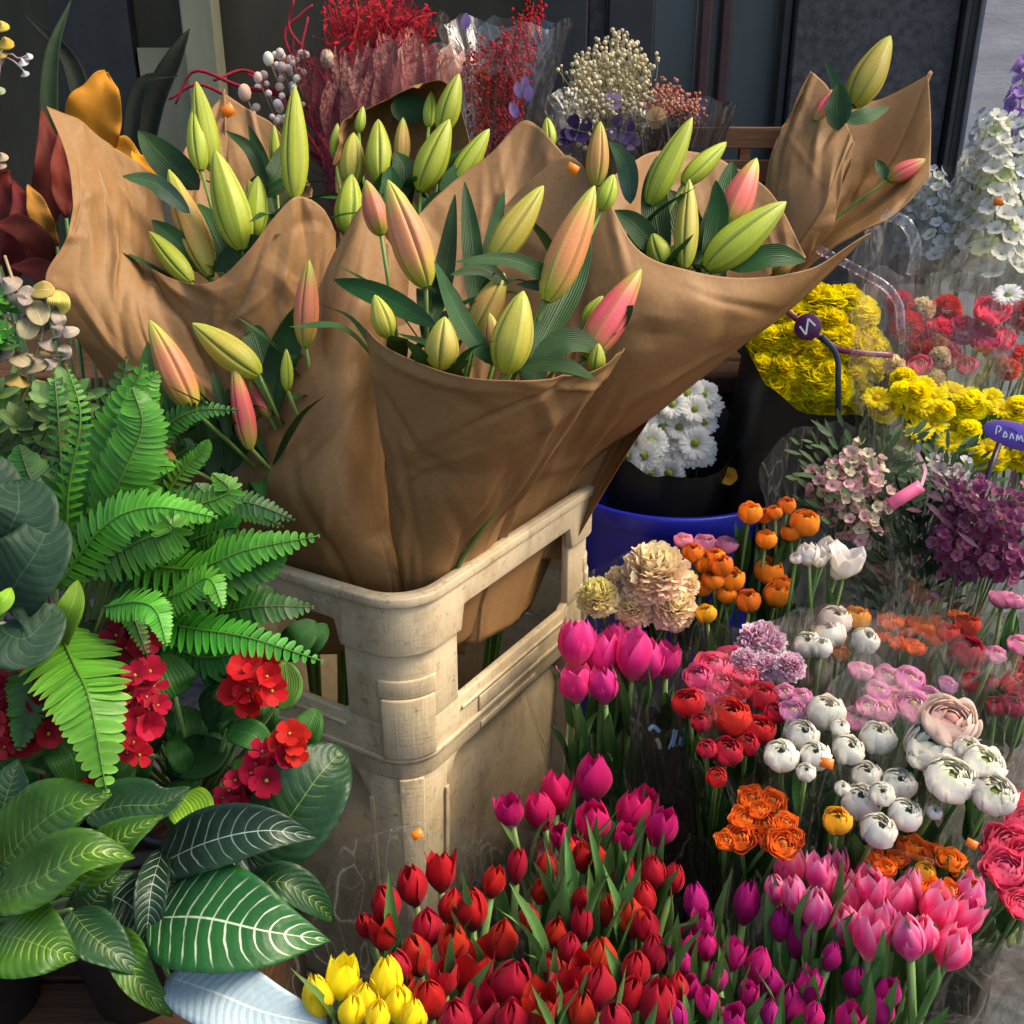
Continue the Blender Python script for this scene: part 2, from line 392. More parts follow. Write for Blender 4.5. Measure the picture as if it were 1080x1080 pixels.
def ranunculus(cout, cin, cen, layers=6, openness=1.0, flat=.82, npet=6, ruffle=.05, rin=.30):
    mb = MB(); ph = 0
    for L in range(layers):
        f = L / (layers - 1)
        R = lerp(1.0, rin, f); top = lerp(1.05, .42, f) * openness
        ph += 2.4
        for k in range(npet if L < layers - 2 else 4):
            n = npet if L < layers - 2 else 4
            a0 = ph + 2 * pi * k / n + ru(-.12, .12); w = pi / n * 1.45
            tp = top * ru(.8, 1.2); RR = R * ru(.96, 1.04)
            pts, cols = [], []
            for i in range(6):
                v = i / 5; th = lerp(pi * .97, tp, v)
                row, cr = [], []
                for j in range(6):
                    u = -1 + 2 * j / 5
                    ww = w * (.35 + .65 * math.sin(min(1, v * 1.5) * pi / 2)) * (1 - .35 * max(0, v - .7) / .3)
                    a = a0 + u * ww
                    t2 = th + (.22 * u * u) * v
                    r = RR * (1 + .045 * u + ruffle * (v ** 3) * (1 + math.sin(a * 5 + L)))
                    row.append(Vector((r * math.sin(t2) * math.cos(a), r * math.sin(t2) * math.sin(a), flat * (r * math.cos(t2) + 1))))
                    c = lc(cout, cin, f * .9 + .25 * (1 - v))
                    c = lc(c, tuple(min(1, x * 1.12 + .02) for x in c), (v - .7) * 3)
                    cr.append(c)
                pts.append(row); cols.append(cr)
            mb.grid(pts, cols)
    mb.ball((0, 0, flat * 1.12), .26, cen, 8, 5, .7)
    # green sepals under the head
    for k in range(5):
        a = 2 * pi * k / 5; d = Vector((math.cos(a), math.sin(a), 0)); s = Vector((-d.y, d.x, 0))
        mb.grid([[d * .1 - s * .1, d * .1 + s * .1], [d * .6 - s * .18 + UP * .12, d * .6 + s * .18 + UP * .12], [d * 1.0 + UP * .42, d * 1.0 + UP * .42]], (.10, .20, .04))
    return mb

def pompon(c_in, c_out, n=150, frill=.0, wid=.2, ln=.62, low=-.35, bulge=1.0, tipc=None):
    """mum or carnation: many strap petals leaving a small core"""
    mb = MB(); ga = pi * (3 - 5 ** .5)
    for k in range(n):
        z = 1 - (1 - low) * (k + .5) / n; r = math.sqrt(max(0, 1 - z * z)); a = ga * k
        d = Vector((r * math.cos(a), r * math.sin(a), z))
        s = d.cross(UP); s = s.normalized() if s.length > 1e-3 else Vector((1, 0, 0))
        t = s.cross(d); s = (s + t * ru(-.6, .6)).normalized(); t = s.cross(d)
        f = k / n; l = ln * ru(.85, 1.12); cup = (1 - f) * .5
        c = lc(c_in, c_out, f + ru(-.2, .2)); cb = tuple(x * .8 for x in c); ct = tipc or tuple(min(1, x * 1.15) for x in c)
        rows, cols = [], []
        for i, (q, ww) in enumerate(((1 - ln, .55), (.5 + .5 * (1 - ln), .95), (.86, 1.1), (1.0, .6 if not frill else 1.2))):
            cc = d * (q * (l / ln)) * bulge + t * (.10 * i * cup)
            row = []
            for j in (-1, 0, 1):
                dz = ru(-frill, frill) if i == 3 else 0
                row.append(cc + s * (wid * ww * j) - d * (.05 * (abs(j) - .5)) * (1 if not frill else 2 * rnd()) + d * dz + t * (ru(-frill, frill) if i >= 2 else 0))
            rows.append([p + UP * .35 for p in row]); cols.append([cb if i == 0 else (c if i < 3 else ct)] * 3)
        mb.grid(rows, cols)
    return mb

def daisy(cp, cc, n=17):
    mb = MB()
    for ring in range(2):
        for k in range(n):
            a = 2 * pi * (k + .5 * ring) / n + ru(-.08, .08); d = Vector((math.cos(a), math.sin(a), 0)); s = Vector((-d.y, d.x, 0))
            l = ru(.88, 1.05) * (1 - .12 * ring); up = .10 + .14 * ring + ru(-.05, .05); rows = []
            for q, w, h in ((.15, .05, 0), (.5, .12, .8), (.85, .13, 1), (1.0, .06, .85)):
                c = d * (q * l) + UP * (up * h)
                rows.append([c - s * w, c + UP * -.03, c + s * w])
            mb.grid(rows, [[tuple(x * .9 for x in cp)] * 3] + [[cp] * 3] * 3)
    mb.ball((0, 0, .1), .24, cc, 10, 5, .6)
    return mb

def small_flower(mb, p, axis, r, cp, cc, n=5, cup=.25):
    q = UP.rotation_difference(axis.normalized()); a0 = rnd() * 6
    for k in range(n):
        a = a0 + 2 * pi * k / n; d = Vector((math.cos(a), math.sin(a), 0)); s = Vector((-d.y, d.x, 0)); rows = []
        for t, w, h in ((.08, .06, 0), (.5, .42, cup * .5), (.85, .46, cup), (1.02, .2, cup * 1.1 + ru(-.1, .1))):
            rows.append([p + q @ ((d * t + s * (w * j) + UP * (h + .06 * abs(j))) * r) for j in (-1, 0, 1)])
        k2 = ru(.85, 1.1); c2 = tuple(x * k2 for x in cp)
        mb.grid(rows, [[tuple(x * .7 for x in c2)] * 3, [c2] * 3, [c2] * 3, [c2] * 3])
    mb.ball(p + q @ (UP * .1 * r), r * .14, cc, 6, 4)

def lily_bud(pink, green=(.36, .45, .025), pinkc=(.72, .13, .12), w=.17):
    """unit length bud along z, three broad outer tepals with a raised midrib between deep grooves"""
    mb = MB(); nv, nu = 18, 60; rows, cols = [], []; ph = rnd() * 9
    for i in range(nv):
        v = i / (nv - 1)
        prof = (math.sin(pi * min(1, v ** .82 * .93 + .045))) ** .72
        prof *= 1 - .22 * v
        if v > .93: prof *= (1 - v) / .07 * .6 + .4
        row, cr = [], []
        for j in range(nu):
            a = 2 * pi * j / nu; g = abs(math.cos(1.5 * a)); rib = math.exp(-((1 - g) / .012) ** 2) * .0 + math.exp(-((1 - g) / .02) ** 2)
            gr = math.exp(-(g / .13) ** 2); mid = math.exp(-((1 - g) / .004) ** 2)
            r = w * prof * (1 + .07 * rib - .20 * gr - .03 * mid + .012 * math.sin(v * 9 + a * 2 + ph))
            row.append(Vector((r * math.cos(a), r * math.sin(a), v)))
            pk = pink * max(0, min(1, (1.25 * math.sin(pi * min(1, v * .9 + .05)) - .25 * rib + .25 * noise.noise(Vector((math.cos(a) * 2, math.sin(a) * 2, v * 2 + pink * 5))) - .1)))
            c = lc(green, pinkc, pk)
            c = lc(c, (.48, .52, .09), .55 * max(0, v - .6) / .4 + .35 * (1 - gr) * (1 - pk) * .6)
            sk = noise.noise(Vector((math.cos(a) * 9, math.sin(a) * 9, v * 1.5 + ph)))
            c = lc(c, (.09, .15, .015), min(.85, .75 * gr * (1 - pk * .5) + .5 * mid + max(0, sk) * .5 * (1 - pk)))
            c = lc(c, (.62, .10, .10), max(0, .5 * pk * (-sk)))
            cr.append(c)
        rows.append(row); cols.append(cr)
    mb.grid(rows, cols, None, True)
    return mb

def leaf_blade(mb, pts, w, nrm=None, fold=.25, wav=0., c1=(.02, .07, .03), c2=(.03, .09, .035), n=12, shape=(.9, .75), nu=4, twist=0, tipcurl=0):
    """leaf along pts (world); width profile sin(pi v^shape0)^shape1"""
    ps = spline([Vector(p) for p in pts], n) if len(pts) > 2 else [Vector(pts[0]).lerp(Vector(pts[1]), i / n) for i in range(n + 1)]
    rows, cols, uvs = [], [], []
    for i, p in enumerate(ps):
        v = i / n
        t = (ps[min(n, i + 1)] - ps[max(0, i - 1)]).normalized()
        nn = Vector(nrm) if nrm is not None else (CAM - p).normalized() + UP * .5
        s = t.cross(nn); s = s.normalized() if s.length > 1e-4 else t.orthogonal()
        if twist: s = Quaternion(t, twist * v) @ s
        m = s.cross(t).normalized()
        ww = w * max(0.012, math.sin(pi * min(1, max(0, v ** shape[0])))) ** shape[1]
        row, cr, uu = [], [], []
        for j in range(2 * nu + 1):
            u = (j - nu) / nu
            off = s * (u * ww) + m * (fold * ww * (abs(u) ** 1.5) + wav * w * math.sin(v * 17 + u * 2) * abs(u))
            row.append(p + off); cr.append(lc(c1, c2, v * .7 + .5 * (1 - abs(u)) * .5)); uu.append((.5 + u / 2, v))
        rows.append(row); cols.append(cr); uvs.append(uu)
    mb.grid(rows, cols, uvs)

def frond(mb, pts, w, c1, c2, n=24, nrm=None, droop=.15):
    ps = spline([Vector(p) for p in pts], n)
    mb.tube(ps, .0016, .0006, lc(c1, (.15, .2, .03), .4), 5)
    for i in range(1, n + 1):
        v = i / n; p = ps[i]; t = (ps[min(n, i + 1)] - ps[i - 1]).normalized()
        nn = (Vector(nrm) if nrm is not None else (CAM - p).normalized() + UP * .6).normalized()
        s = t.cross(nn).normalized(); m = s.cross(t).normalized()
        l = w * (min(1, (v * 5 + .35)) * (1 - v ** 2.2) ** .8 + .08)
        for sg in (-1, 1):
            d = (s * sg * .93 + t * .34 - m * droop * ru(.2, 1.6)).normalized(); ll = l * ru(.9, 1.06)
            sd = d.cross(m).normalized(); hw = min(w * .165 * (.8 if v < .9 else .55), ll * .5)
            rows, cols = [], []
            kk = ru(.8, 1.15)
            for q, ww in ((0, .75), (.25, 1), (.6, .95), (.88, .6), (1, .15)):
                c = p + d * (ll * q) - m * (droop * ll * q * q * .6)
                rows.append([c - sd * (hw * ww), c + m * (-.18 * hw * ww), c + sd * (hw * ww)])
                cc = tuple(x * kk for x in lc(c1, c2, q)); cols.append([cc, tuple(x * .75 for x in cc), cc])
            mb.grid(rows, cols)

# ------------------------------------------------------------------ sheets and wraps
def patch(mb, rows, nu=104, nv=104, crink=.004, seed=0, dup=(), straight=0., nfold=34):
    """Sheet through rows of (px, py, depth): straightened towards a cone between the rim and the last row but one, with sharp random folds"""
    rows = [[q for k, q in enumerate(r) for _ in range(2 if k in dup else 1)] for r in rows]
    g = [spline([P(*q) for q in r], nu) for r in rows]
    e = len(g) - 2
    if isinstance(straight, tuple): straight, e = straight
    if straight and len(g) > 3:
        for j in range(nu + 1):
            a, b = g[0][j], g[e][j]; d = b - a; L2 = d.length_squared
            for i in range(1, e):
                t = max(0, min(1, (g[i][j] - a).dot(d) / L2)); g[i][j] = g[i][j].lerp(a + d * t, straight)
    g = [spline([g[i][j] for i in range(len(g))], nv) for j in range(nu + 1)]      # g[j][i]
    rg = random.Random(seed * 7 + 3); folds = []
    for k in range(nfold):
        radial = rg.random() < .4
        a = rg.gauss(pi / 2, .35) if radial else rg.uniform(0, pi)
        u0, v0 = rg.random(), rg.uniform(.02, .8)
        folds.append((math.cos(a), math.sin(a), u0, v0, rg.uniform(.02, .08), rg.choice((-1, 1)) * rg.uniform(.2, 1), rg.uniform(.1, .38)))
    pts = []
    for i in range(nv + 1):
        row = []
        for j in range(nu + 1):
            p = g[j][i]; u, v = j / nu, i / nv
            a = g[min(nu, j + 1)][i] - g[max(0, j - 1)][i]; b = g[j][min(nv, i + 1)] - g[j][max(0, i - 1)]
            n = a.cross(b); n = n.normalized() if n.length > 1e-9 else UP
            h = .25 * noise.noise(p * 9 + Vector((seed, 2, 1)))
            for c, s_, u0, v0, wd, am, ln in folds:
                al = (u - u0) * c + (v - v0) * s_; ds = -(u - u0) * s_ + (v - v0) * c
                if abs(al) < ln and abs(ds) < wd: h += am * (1 - abs(ds) / wd) * (1 - abs(al) / ln)
            row.append(p + n * (h * crink))
        pts.append(row)
    mb.grid(pts, (.5, .4, .3))

def frame_of(axis):
    a = axis.normalized(); e1 = a.orthogonal().normalized()
    toc = (CAM - Vector((0, .9, .5))); toc = toc - a * toc.dot(a); e1 = toc.normalized(); return a, e1, a.cross(e1)
def cone_wrap(mb, base, r0, top, r1, front=-.03, back=.05, flare=.02, crink=.006, seed=0, nu=44, nv=14, gap=None, cs=30, ell=1.0, rag=.015, spiky=0):
    """wrapping cone from base to top; rim low towards the lens side (front) and higher behind (back)"""
    base = Vector(base); top = Vector(top); ax = top - base; L = ax.length; a, e1, e2 = frame_of(ax)
    rows = []
    for i in range(nv + 1):
        v = i / nv; row = []
        for j in range(nu):
            ph = 2 * pi * j / nu
            fr = .5 + .5 * math.cos(ph)                     # 1 facing the front
            rim = lerp(back, front, fr) + rag * noise.noise(Vector((math.cos(ph) * 3, math.sin(ph) * 3, seed * 2.3)))
            rim += spiky * abs(((j * 5 / nu + seed * .3) % 1) - .5)
            h = v * (L + rim)
            r = lerp(r0, r1, (h / L) ** .9) + flare * max(0, v - .7) / .3 * (1.2 - .6 * fr)
            dirv = e1 * math.cos(ph) + e2 * (math.sin(ph) * ell)
            p = base + a * h + dirv * r
            q = p * cs + Vector((seed, seed * 2, 0))
            k = (noise.noise(q) + .9 * math.sin(ph * 9 + seed + 2 * noise.noise(q * .3)) * .5) * crink * (.35 + v)
            row.append(p + dirv * k)
        rows.append(row)
    mb.grid(rows, (.5, .5, .5), None, True)

# ------------------------------------------------------------------ bunch builder
def stem_pts(head, axis, base, n=6):
    L = (head - base).length
    p1 = head - axis.normalized() * (L * .45)
    return [((1 - t) ** 2) * head + 2 * t * (1 - t) * p1 + t * t * base for t in [i / n for i in range(n + 1)]]

def add_flower(th, pname, meshes, center, axis, s, zc, base, stem_r=.0022, stem_c=(.10, .20, .03), leaves=0, lw=.010, ll=(.10, .16), lcol=((.05, .14, .03), (.10, .24, .06)), stem=True, label=None):
    axis = axis.normalized()
    loc = center - axis * (s * zc)
    o = put(pname, random.choice(meshes), orient(loc, axis, rnd() * 6.28, s), th)
    if label: o['label'] = label
    if stem:
        sp = stem_pts(loc + axis * s * .05, axis, base)
        mb = MB(); mb.tube(sp, stem_r, stem_r * 1.2, stem_c, 6, True, tuple(x * .9 for x in stem_c)); part('stem', mb, 'stem', o)
        for _ in range(leaves):
            k = random.choice((1, 2)); p0 = sp[k]; a = rnd() * 6.28
            od = Vector((math.cos(a), math.sin(a), 0)); L = ru(*ll)
            p1 = p0 + UP * (L * .5) + od * (L * .12) + axis * L * .1; p2 = p0 + UP * L * ru(.85, 1.0) + od * (L * ru(.06, .30))
            mb = MB(); leaf_blade(mb, [p0, p1, p2], lw * ru(.8, 1.3), -od + UP * .2, .45, .04, lcol[0], lcol[1], 10, (.55, .85), 2, ru(-.9, .9))
            part('leaf', mb, 'leaf', o)
    return o

def bunch(name, label, cat_, pname, meshes, heads, zplane, size, zc, base, group=None, spread=.35, stem_r=.0022, leaves=0, jz=.01, tilt=None, dfix=None, sfac=1., **kw):
    """heads: (px,py[,radius px[,depth]]) - every head is a part of the bunch with its stem and leaves"""
    pts = []
    for h in heads:
        p = P(h[0], h[1], h[3]) if len(h) > 3 else (P(h[0], h[1], dfix + ru(-jz, jz) * 2) if dfix else PZ(h[0], h[1], zplane + ru(-jz, jz)))
        pts.append(p)
    c = sum(pts, Vector()) / len(pts)
    base = Vector(base)
    th = thing(name, label, cat_, base, group)
    for h, p in zip(heads, pts):
        s = (h[2] if len(h) > 2 and h[2] else size) * depth(p) / F
        out = p - c; out.z = 0
        ax = UP + out * (spread / .08) * .5 + Vector((ru(-.2, .2), ru(-.2, .12), 0)) + (tilt or Vector())
        s *= ru(.82, 1.06) * sfac
        add_flower(th, pname, meshes, p, ax, s, zc, base + Vector((ru(-.02, .02), ru(-.02, .02), 0)) + out * .15, stem_r, leaves=leaves, **kw)
    return th, c, pts

def sticker(parent, px, py, d, s=.011, col=(.85, .20, .01), ang=0, nrm=None):
    p = P(px, py, d); n = (nrm or (CAM - p)).normalized(); x = n.cross(UP).normalized(); y = x.cross(n)
    x, y = x * math.cos(ang) + y * math.sin(ang), y * math.cos(ang) - x * math.sin(ang)
    mb = MB(); rows = [[p + x * (s * (i - .5)) + y * (s * .8 * (j - .5)) + n * (.0006 + .0012 * abs(i - .5)) for i in (0, .5, 1)] for j in (0, .5, 1)]
    mb.grid(rows, col); o = part('price_sticker', mb, 'plain', parent); solidify(o, .0002); return o

#@@SECTION setting
# ------------------------------------------------------------------ the setting
mb = MB(); b = 60
mb.grid([[Vector((-b, -b, 0)), Vector((b, -b, 0))], [Vector((-b, b, 0)), Vector((b, b, 0))]], (.1, .1, .1))
structure('ground', mb, 'asphalt')

YW = 2.25
def wx(px, py=70, Y=YW): return PY(px, py, Y).x
def slab(mb, x0, x1, y0, y1, z0, z1): mb.box((x0, y0, z0), (x1, y1, z1))
ZT = 3.2
# shop window on the left: pale post, weathered boards, dark panes
win = thing('shop_window', 'dark shop window with a weathered pale post behind the red dried bundle', 'window', (wx(200), YW, 0))
mb = MB(); slab(mb, -3.2, wx(612), YW + .05, YW + .09, 0, ZT); part('pane', mb, 'olive', win, False)
for a, c in ((199, 233),):
    mb = MB(); slab(mb, wx(a), wx(c), YW - .02, YW + .04, 0, ZT); bevel(part('post', mb, 'mullion', win, False), .004)
mb = MB(); slab(mb, wx(60), wx(142), YW + .0, YW + .04, 0, ZT); part('dark_panel', mb, 'frame', win, False)
mb = MB(); slab(mb, wx(145), wx(197), YW + .01, YW + .035, 0, PY(170, 50, YW).z); part('pale_board', mb, 'mullion', win, False)
# shop door
door = thing('shop_door', 'dark green shop door with narrow panes and maroon strips', 'door', (wx(720), YW, 0))
def vbar(nm, a, c, y0, y1, mat, par, bv=.004):
    mb = MB(); slab(mb, wx(a), wx(c), YW + y0, YW + y1, 0, ZT); return bevel(part(nm, mb, mat, par, False), bv)
vbar('frame_post', 560, 618, -.03, .06, 'frame', door)
vbar('side_panel', 619.5, 639, .02, .06, 'stone', door)
vbar('frame_post', 640, 688, .0, .06, 'frame', door)
vbar('pane', 690, 734, .03, .06, 'pane', door, .001)
vbar('maroon_strip', 736, 747, -.01, .06, 'maroon', door)
vbar('pane', 748, 756, .02, .06, 'pane', door, .001)
vbar('maroon_strip', 757.5, 768, -.01, .06, 'maroon', door)
vbar('pane', 770, 818, .03, .06, 'pane', door, .001)
vbar('frame_post', 819.5, 829, -.02, .06, 'frame', door)
wall = thing('stone_wall', 'dark speckled stone panel behind the right kraft bouquet', 'wall', (wx(915), YW, 0))
vbar('stone_panel', 830.5, 996, -.04, .07, 'stone', wall, .003)
vbar('metal_edge', 997.5, 1003, -.06, .05, 'frame', wall, .002)
vbar('metal_edge', 1005, 1013, -.05, .05, 'frame', wall, .002)
mb = MB(); slab(mb, wx(1014.5), 4.5, YW - .07, YW + .1, 0, ZT)
o = single('concrete_wall', mb, 'concrete', (wx(1100), YW, 0), False); tag(o, 'pale grey concrete wall behind the white and blue flowers', 'wall')

# wooden crate at the back, left of the leaning kraft bouquet
p = P(755, 165, 1.62); wc = thing('wooden_crate', 'upturned brown slatted wooden crate behind the lilies by the shop door', 'crate', (p.x, p.y, 0))
for z0, z1 in ((p.z - .04, p.z - .005), (p.z + .012, p.z + .045)):
    mb = MB(); mb.box((p.x - .2, p.y, z0), (p.x + .12, p.y + .012, z1)); bevel(part('slat', mb, 'wood', wc, False), .002)
mb = MB(); mb.box((p.x - .2, p.y + .013, p.z + .03), (p.x + .12, p.y + .3, p.z + .042)); part('top_board', mb, 'wood', wc, False)
for dx in (-.2, .1):
    for dy in (.0135, .28):
        mb = MB(); mb.box((p.x + dx, p.y + dy, 0), (p.x + dx + .02, p.y + dy + .018, p.z + .029)); part('corner_post', mb, 'wood', wc, False)

# ------------------------------------------------------------------ the flower crate
A = P(430, 640, 1.0); B = P(628, 510, 1.333)
ZR = A.z
exv = Vector((B.x - A.x, B.y - A.y, 0)); LX = exv.length + .035; exv.normalize(); eyv = Vector((-exv.y, exv.x, 0)); LY = .36
ctr = Vector((A.x, A.y, 0)) + exv * (LX / 2) + eyv * (LY / 2)
RAD = .055
def perim(s, off, z):
    """point on the rounded footprint; s in metres from the front corner (s>0 along the right side, s<0 along the left side)"""
    taper = .040 * max(0, (ZR - .20 - z)) 
    o = off - taper; hx, hy = LX / 2 + o, LY / 2 + o; r = RAD + o * .6
    segs = [('c', 0), ('x', LX - 2 * RAD), ('c', 1), ('y', LY - 2 * RAD), ('c', 2), ('x', LX - 2 * RAD), ('c', 3), ('y', LY - 2 * RAD)]
    ca = RAD * pi / 2; tot = 2 * (LX + LY - 4 * RAD) + 4 * ca
    s = (s + ca / 2) % tot
    cs = [(-hx + r, -hy + r), (hx - r, -hy + r), (hx - r, hy - r), (-hx + r, hy - r)]
    k = 0
    for kind, l in segs:
        L = ca if kind == 'c' else l
        if s <= L + 1e-9:
            t = s / L
            if kind == 'c':
                a = pi + l * pi / 2 + t * pi / 2; x = cs[l][0] + r * math.cos(a); y = cs[l][1] + r * math.sin(a)
            else:
                i = k; j = (k + 1) % 4
                d = {0: (0, -r), 1: (r, 0), 2: (0, r), 3: (-r, 0)}[i]
                x = lerp(cs[i][0], cs[j][0], t) + d[0]; y = lerp(cs[i][1], cs[j][1], t) + d[1]
            break
        s -= L
        if kind != 'c': k += 1
    return ctr + exv * x + eyv * y + UP * z
TOT = 2 * (LX + LY - 4 * RAD) + 4 * RAD * pi / 2
def strip(mb, s0, s1, zt, zb, off, th, n=None, full=False):
    """wall piece following the footprint; zt, zb: heights below the rim, numbers or functions of s"""
    n = n or max(2, int(abs(s1 - s0) / .008))
    ft = zt if callable(zt) else (lambda s: zt); fb = zb if callable(zb) else (lambda s: zb)
    rows = []
    for i in range(n + (0 if full else 1)):
        s = lerp(s0, s1, i / n); t, bt = ZR - ft(s), ZR - fb(s)
        rows.append([perim(s, off, t), perim(s, off - th, t), perim(s, off - th, bt), perim(s, off, bt)])
    bse = len(mb.v); m = len(rows)
    for r in rows:
        for q in r: mb.vert(q)
    for i in range(m if full else m - 1):
        k = (i + 1) % m
        for j in range(4):
            l = (j + 1) % 4
            mb.f.append((bse + i * 4 + j, bse + k * 4 + j, bse + k * 4 + l, bse + i * 4 + l))
    if not full:
        mb.f.append((bse, bse + 1, bse + 2, bse + 3)); e = bse + (m - 1) * 4; mb.f.append((e + 3, e + 2, e + 1, e))
crate = thing('flower_crate', 'tall beige plastic flower crate with open side windows holding the lily bouquets', 'crate', (ctr.x, ctr.y, 0))
CA = RAD * pi / 2
C_S = [0, CA + LX - 2 * RAD, 2 * CA + LX + LY - 4 * RAD, 3 * CA + 2 * LX + LY - 6 * RAD]   # s of the four corners
def cdist(s): return min(abs(((s - c + TOT / 2) % TOT) - TOT / 2) for c in C_S)
def sm(x): x = max(0, min(1, x)); return x * x * (3 - 2 * x)
mb = MB(); strip(mb, 0, TOT, 0, lambda s: .042 + .030 * sm((.090 - cdist(s)) / .004), 0, .009, 240, True)
strip(mb, 0, TOT, .0005, .012, .004, .0165, 240, True)
bevel(part('rim', mb, 'crate', crate), .002)
for c in C_S:
    mb = MB(); hw = .082
    # post flares where it meets the mid band
    strip(mb, c - hw, c + hw, lambda s: .043 if cdist(s) > .08 else .060, .162, -.0065, .010, 40)
    bevel(part('corner_post', mb, 'crate', crate), .002)
    mb = MB(); strip(mb, c - .034, c + .034, .128, .205, -.0025, .006, 20); strip(mb, c - .038, c + .038, .105, .1275, -.0045, .004, 20)
    bevel(part('corner_tongue', mb, 'crate', crate), .0025)
mb = MB(); strip(mb, 0, TOT, lambda s: .1635 - .008 * sm((.092 - cdist(s)) / .01), lambda s: .235, -.0075, .010, 240, True)
strip(mb, 0, TOT, .205, .212, -.0045, .004, 240, True)
for s0, s1 in ((CA / 2 + .045, CA / 2 + LX - 2 * RAD - .05), (-CA / 2 - LY + 2 * RAD + .05, -CA / 2 - .045)):
    strip(mb, s0, s1, .1765, .181, -.0045, .004); 
strip(mb, .125, .27, .1835, .2035, -.0050, .003); strip(mb, .13, .265, .222, .232, -.0055, .003)
bevel(part('middle_band', mb, 'crate', crate), .0018)
mb = MB(); strip(mb, 0, TOT, .234, ZR - .01, -.025, .006, 240, True); part('lower_wall', mb, 'crate_dirty', crate)
for c in C_S:
    mb = MB(); strip(mb, c - .060, c + .060, .2355, ZR - .008, -.009, .020, 40)
    strip(mb, c - .090, c + .090, .2356, lambda s: .2375 + .034 * sm((.090 - cdist(s)) / .03) ** 2, -.0092, .0195, 40)
    for e_ in (-.0575, .0575): strip(mb, c + e_ - .0035, c + e_ + .0035, .272, ZR - .012, -.0055, .004, 3)
    strip(mb, c - .016, c + .016, .2365, ZR - .009, -.0055, .005, 10)
    bevel(part('corner_rib', mb, 'crate', crate), .003)
mb = MB(); strip(mb, 0, TOT, ZR - .03, ZR - .006, -.006, .0145, 240, True); part('base_rim', mb, 'crate', crate)
mb = MB(); rows = [[perim(i / 80 * TOT, -.024, .012) for i in range(80)], [ctr + UP * .012] * 80]; mb.grid(rows, (.5, .5, .5), None, True); part('floor_plate', mb, 'crate', crate)

# ------------------------------------------------------------------ buckets
def bucket(name, label, cx, cy, r, h, mat, group=None, z0=0, lip=.008):
    th = thing(name, label, 'bucket', (cx, cy, z0), group); N = 56
    def ring(rr, z): return [Vector((cx + rr * math.cos(2 * pi * k / N), cy + rr * math.sin(2 * pi * k / N), z0 + z)) for k in range(N)]
    mb = MB(); rb = r * .80
    prof = [(.001, .003), (rb, .003), (rb + .004, .008), (lerp(rb, r, .55), h * .55), (r, h - .03), (r, h - .0295), (r - .004, h - .03), (lerp(rb, r, .5) - .004, h * .5), (rb - .002, .02), (.001, .018)]
    mb.grid([ring(a, z) for a, z in prof], (.1, .1, .1), None, True); part('body', mb, mat, th)
    mb = MB(); prof = [(r - .003, h - .029), (r + lip, h - .029), (r + lip, h - .004), (r + lip - .002, h), (r - .002, h), (r - .003, h - .006), (r - .003, h - .029)]
    mb.grid([ring(a, z) for a, z in prof], (.1, .1, .1), None, True); bevel(part('rim', mb, mat, th), .001); return th
q = P(705, 506, 1.62)
bucket('blue_bucket', 'deep blue plastic bucket behind the beige crate holding wrapped chrysanthemums', q.x, q.y, .165, q.z, 'blue')
BX = {}
for key, (px, py, z, r, lab) in dict(
        red=(575, 1000, .50, .17, 'black bucket under the red tulips in front of the beige crate'),
        mag=(850, 1000, .50, .16, 'black bucket under the magenta and pink tulips by the asphalt'),
        ran=(905, 800, .52, .17, 'black bucket under the white ranunculus bunches'),
        pink=(655, 720, .52, .10, 'small black bucket of pink tulips beside the crate'),
        ora=(790, 655, .50, .13, 'black bucket of orange ranunculus in front of the blue bucket'),
        rr=(1030, 690, .52, .13, 'black bucket of red ranunculus by the purple foliage')).items():
    p = PZ(px, py, z); BX[key] = Vector((p.x, p.y + .02, .03))
    bucket('black_bucket', lab, p.x, p.y + .02, r, .27, 'blackbucket', 'black buckets under the cut flowers')
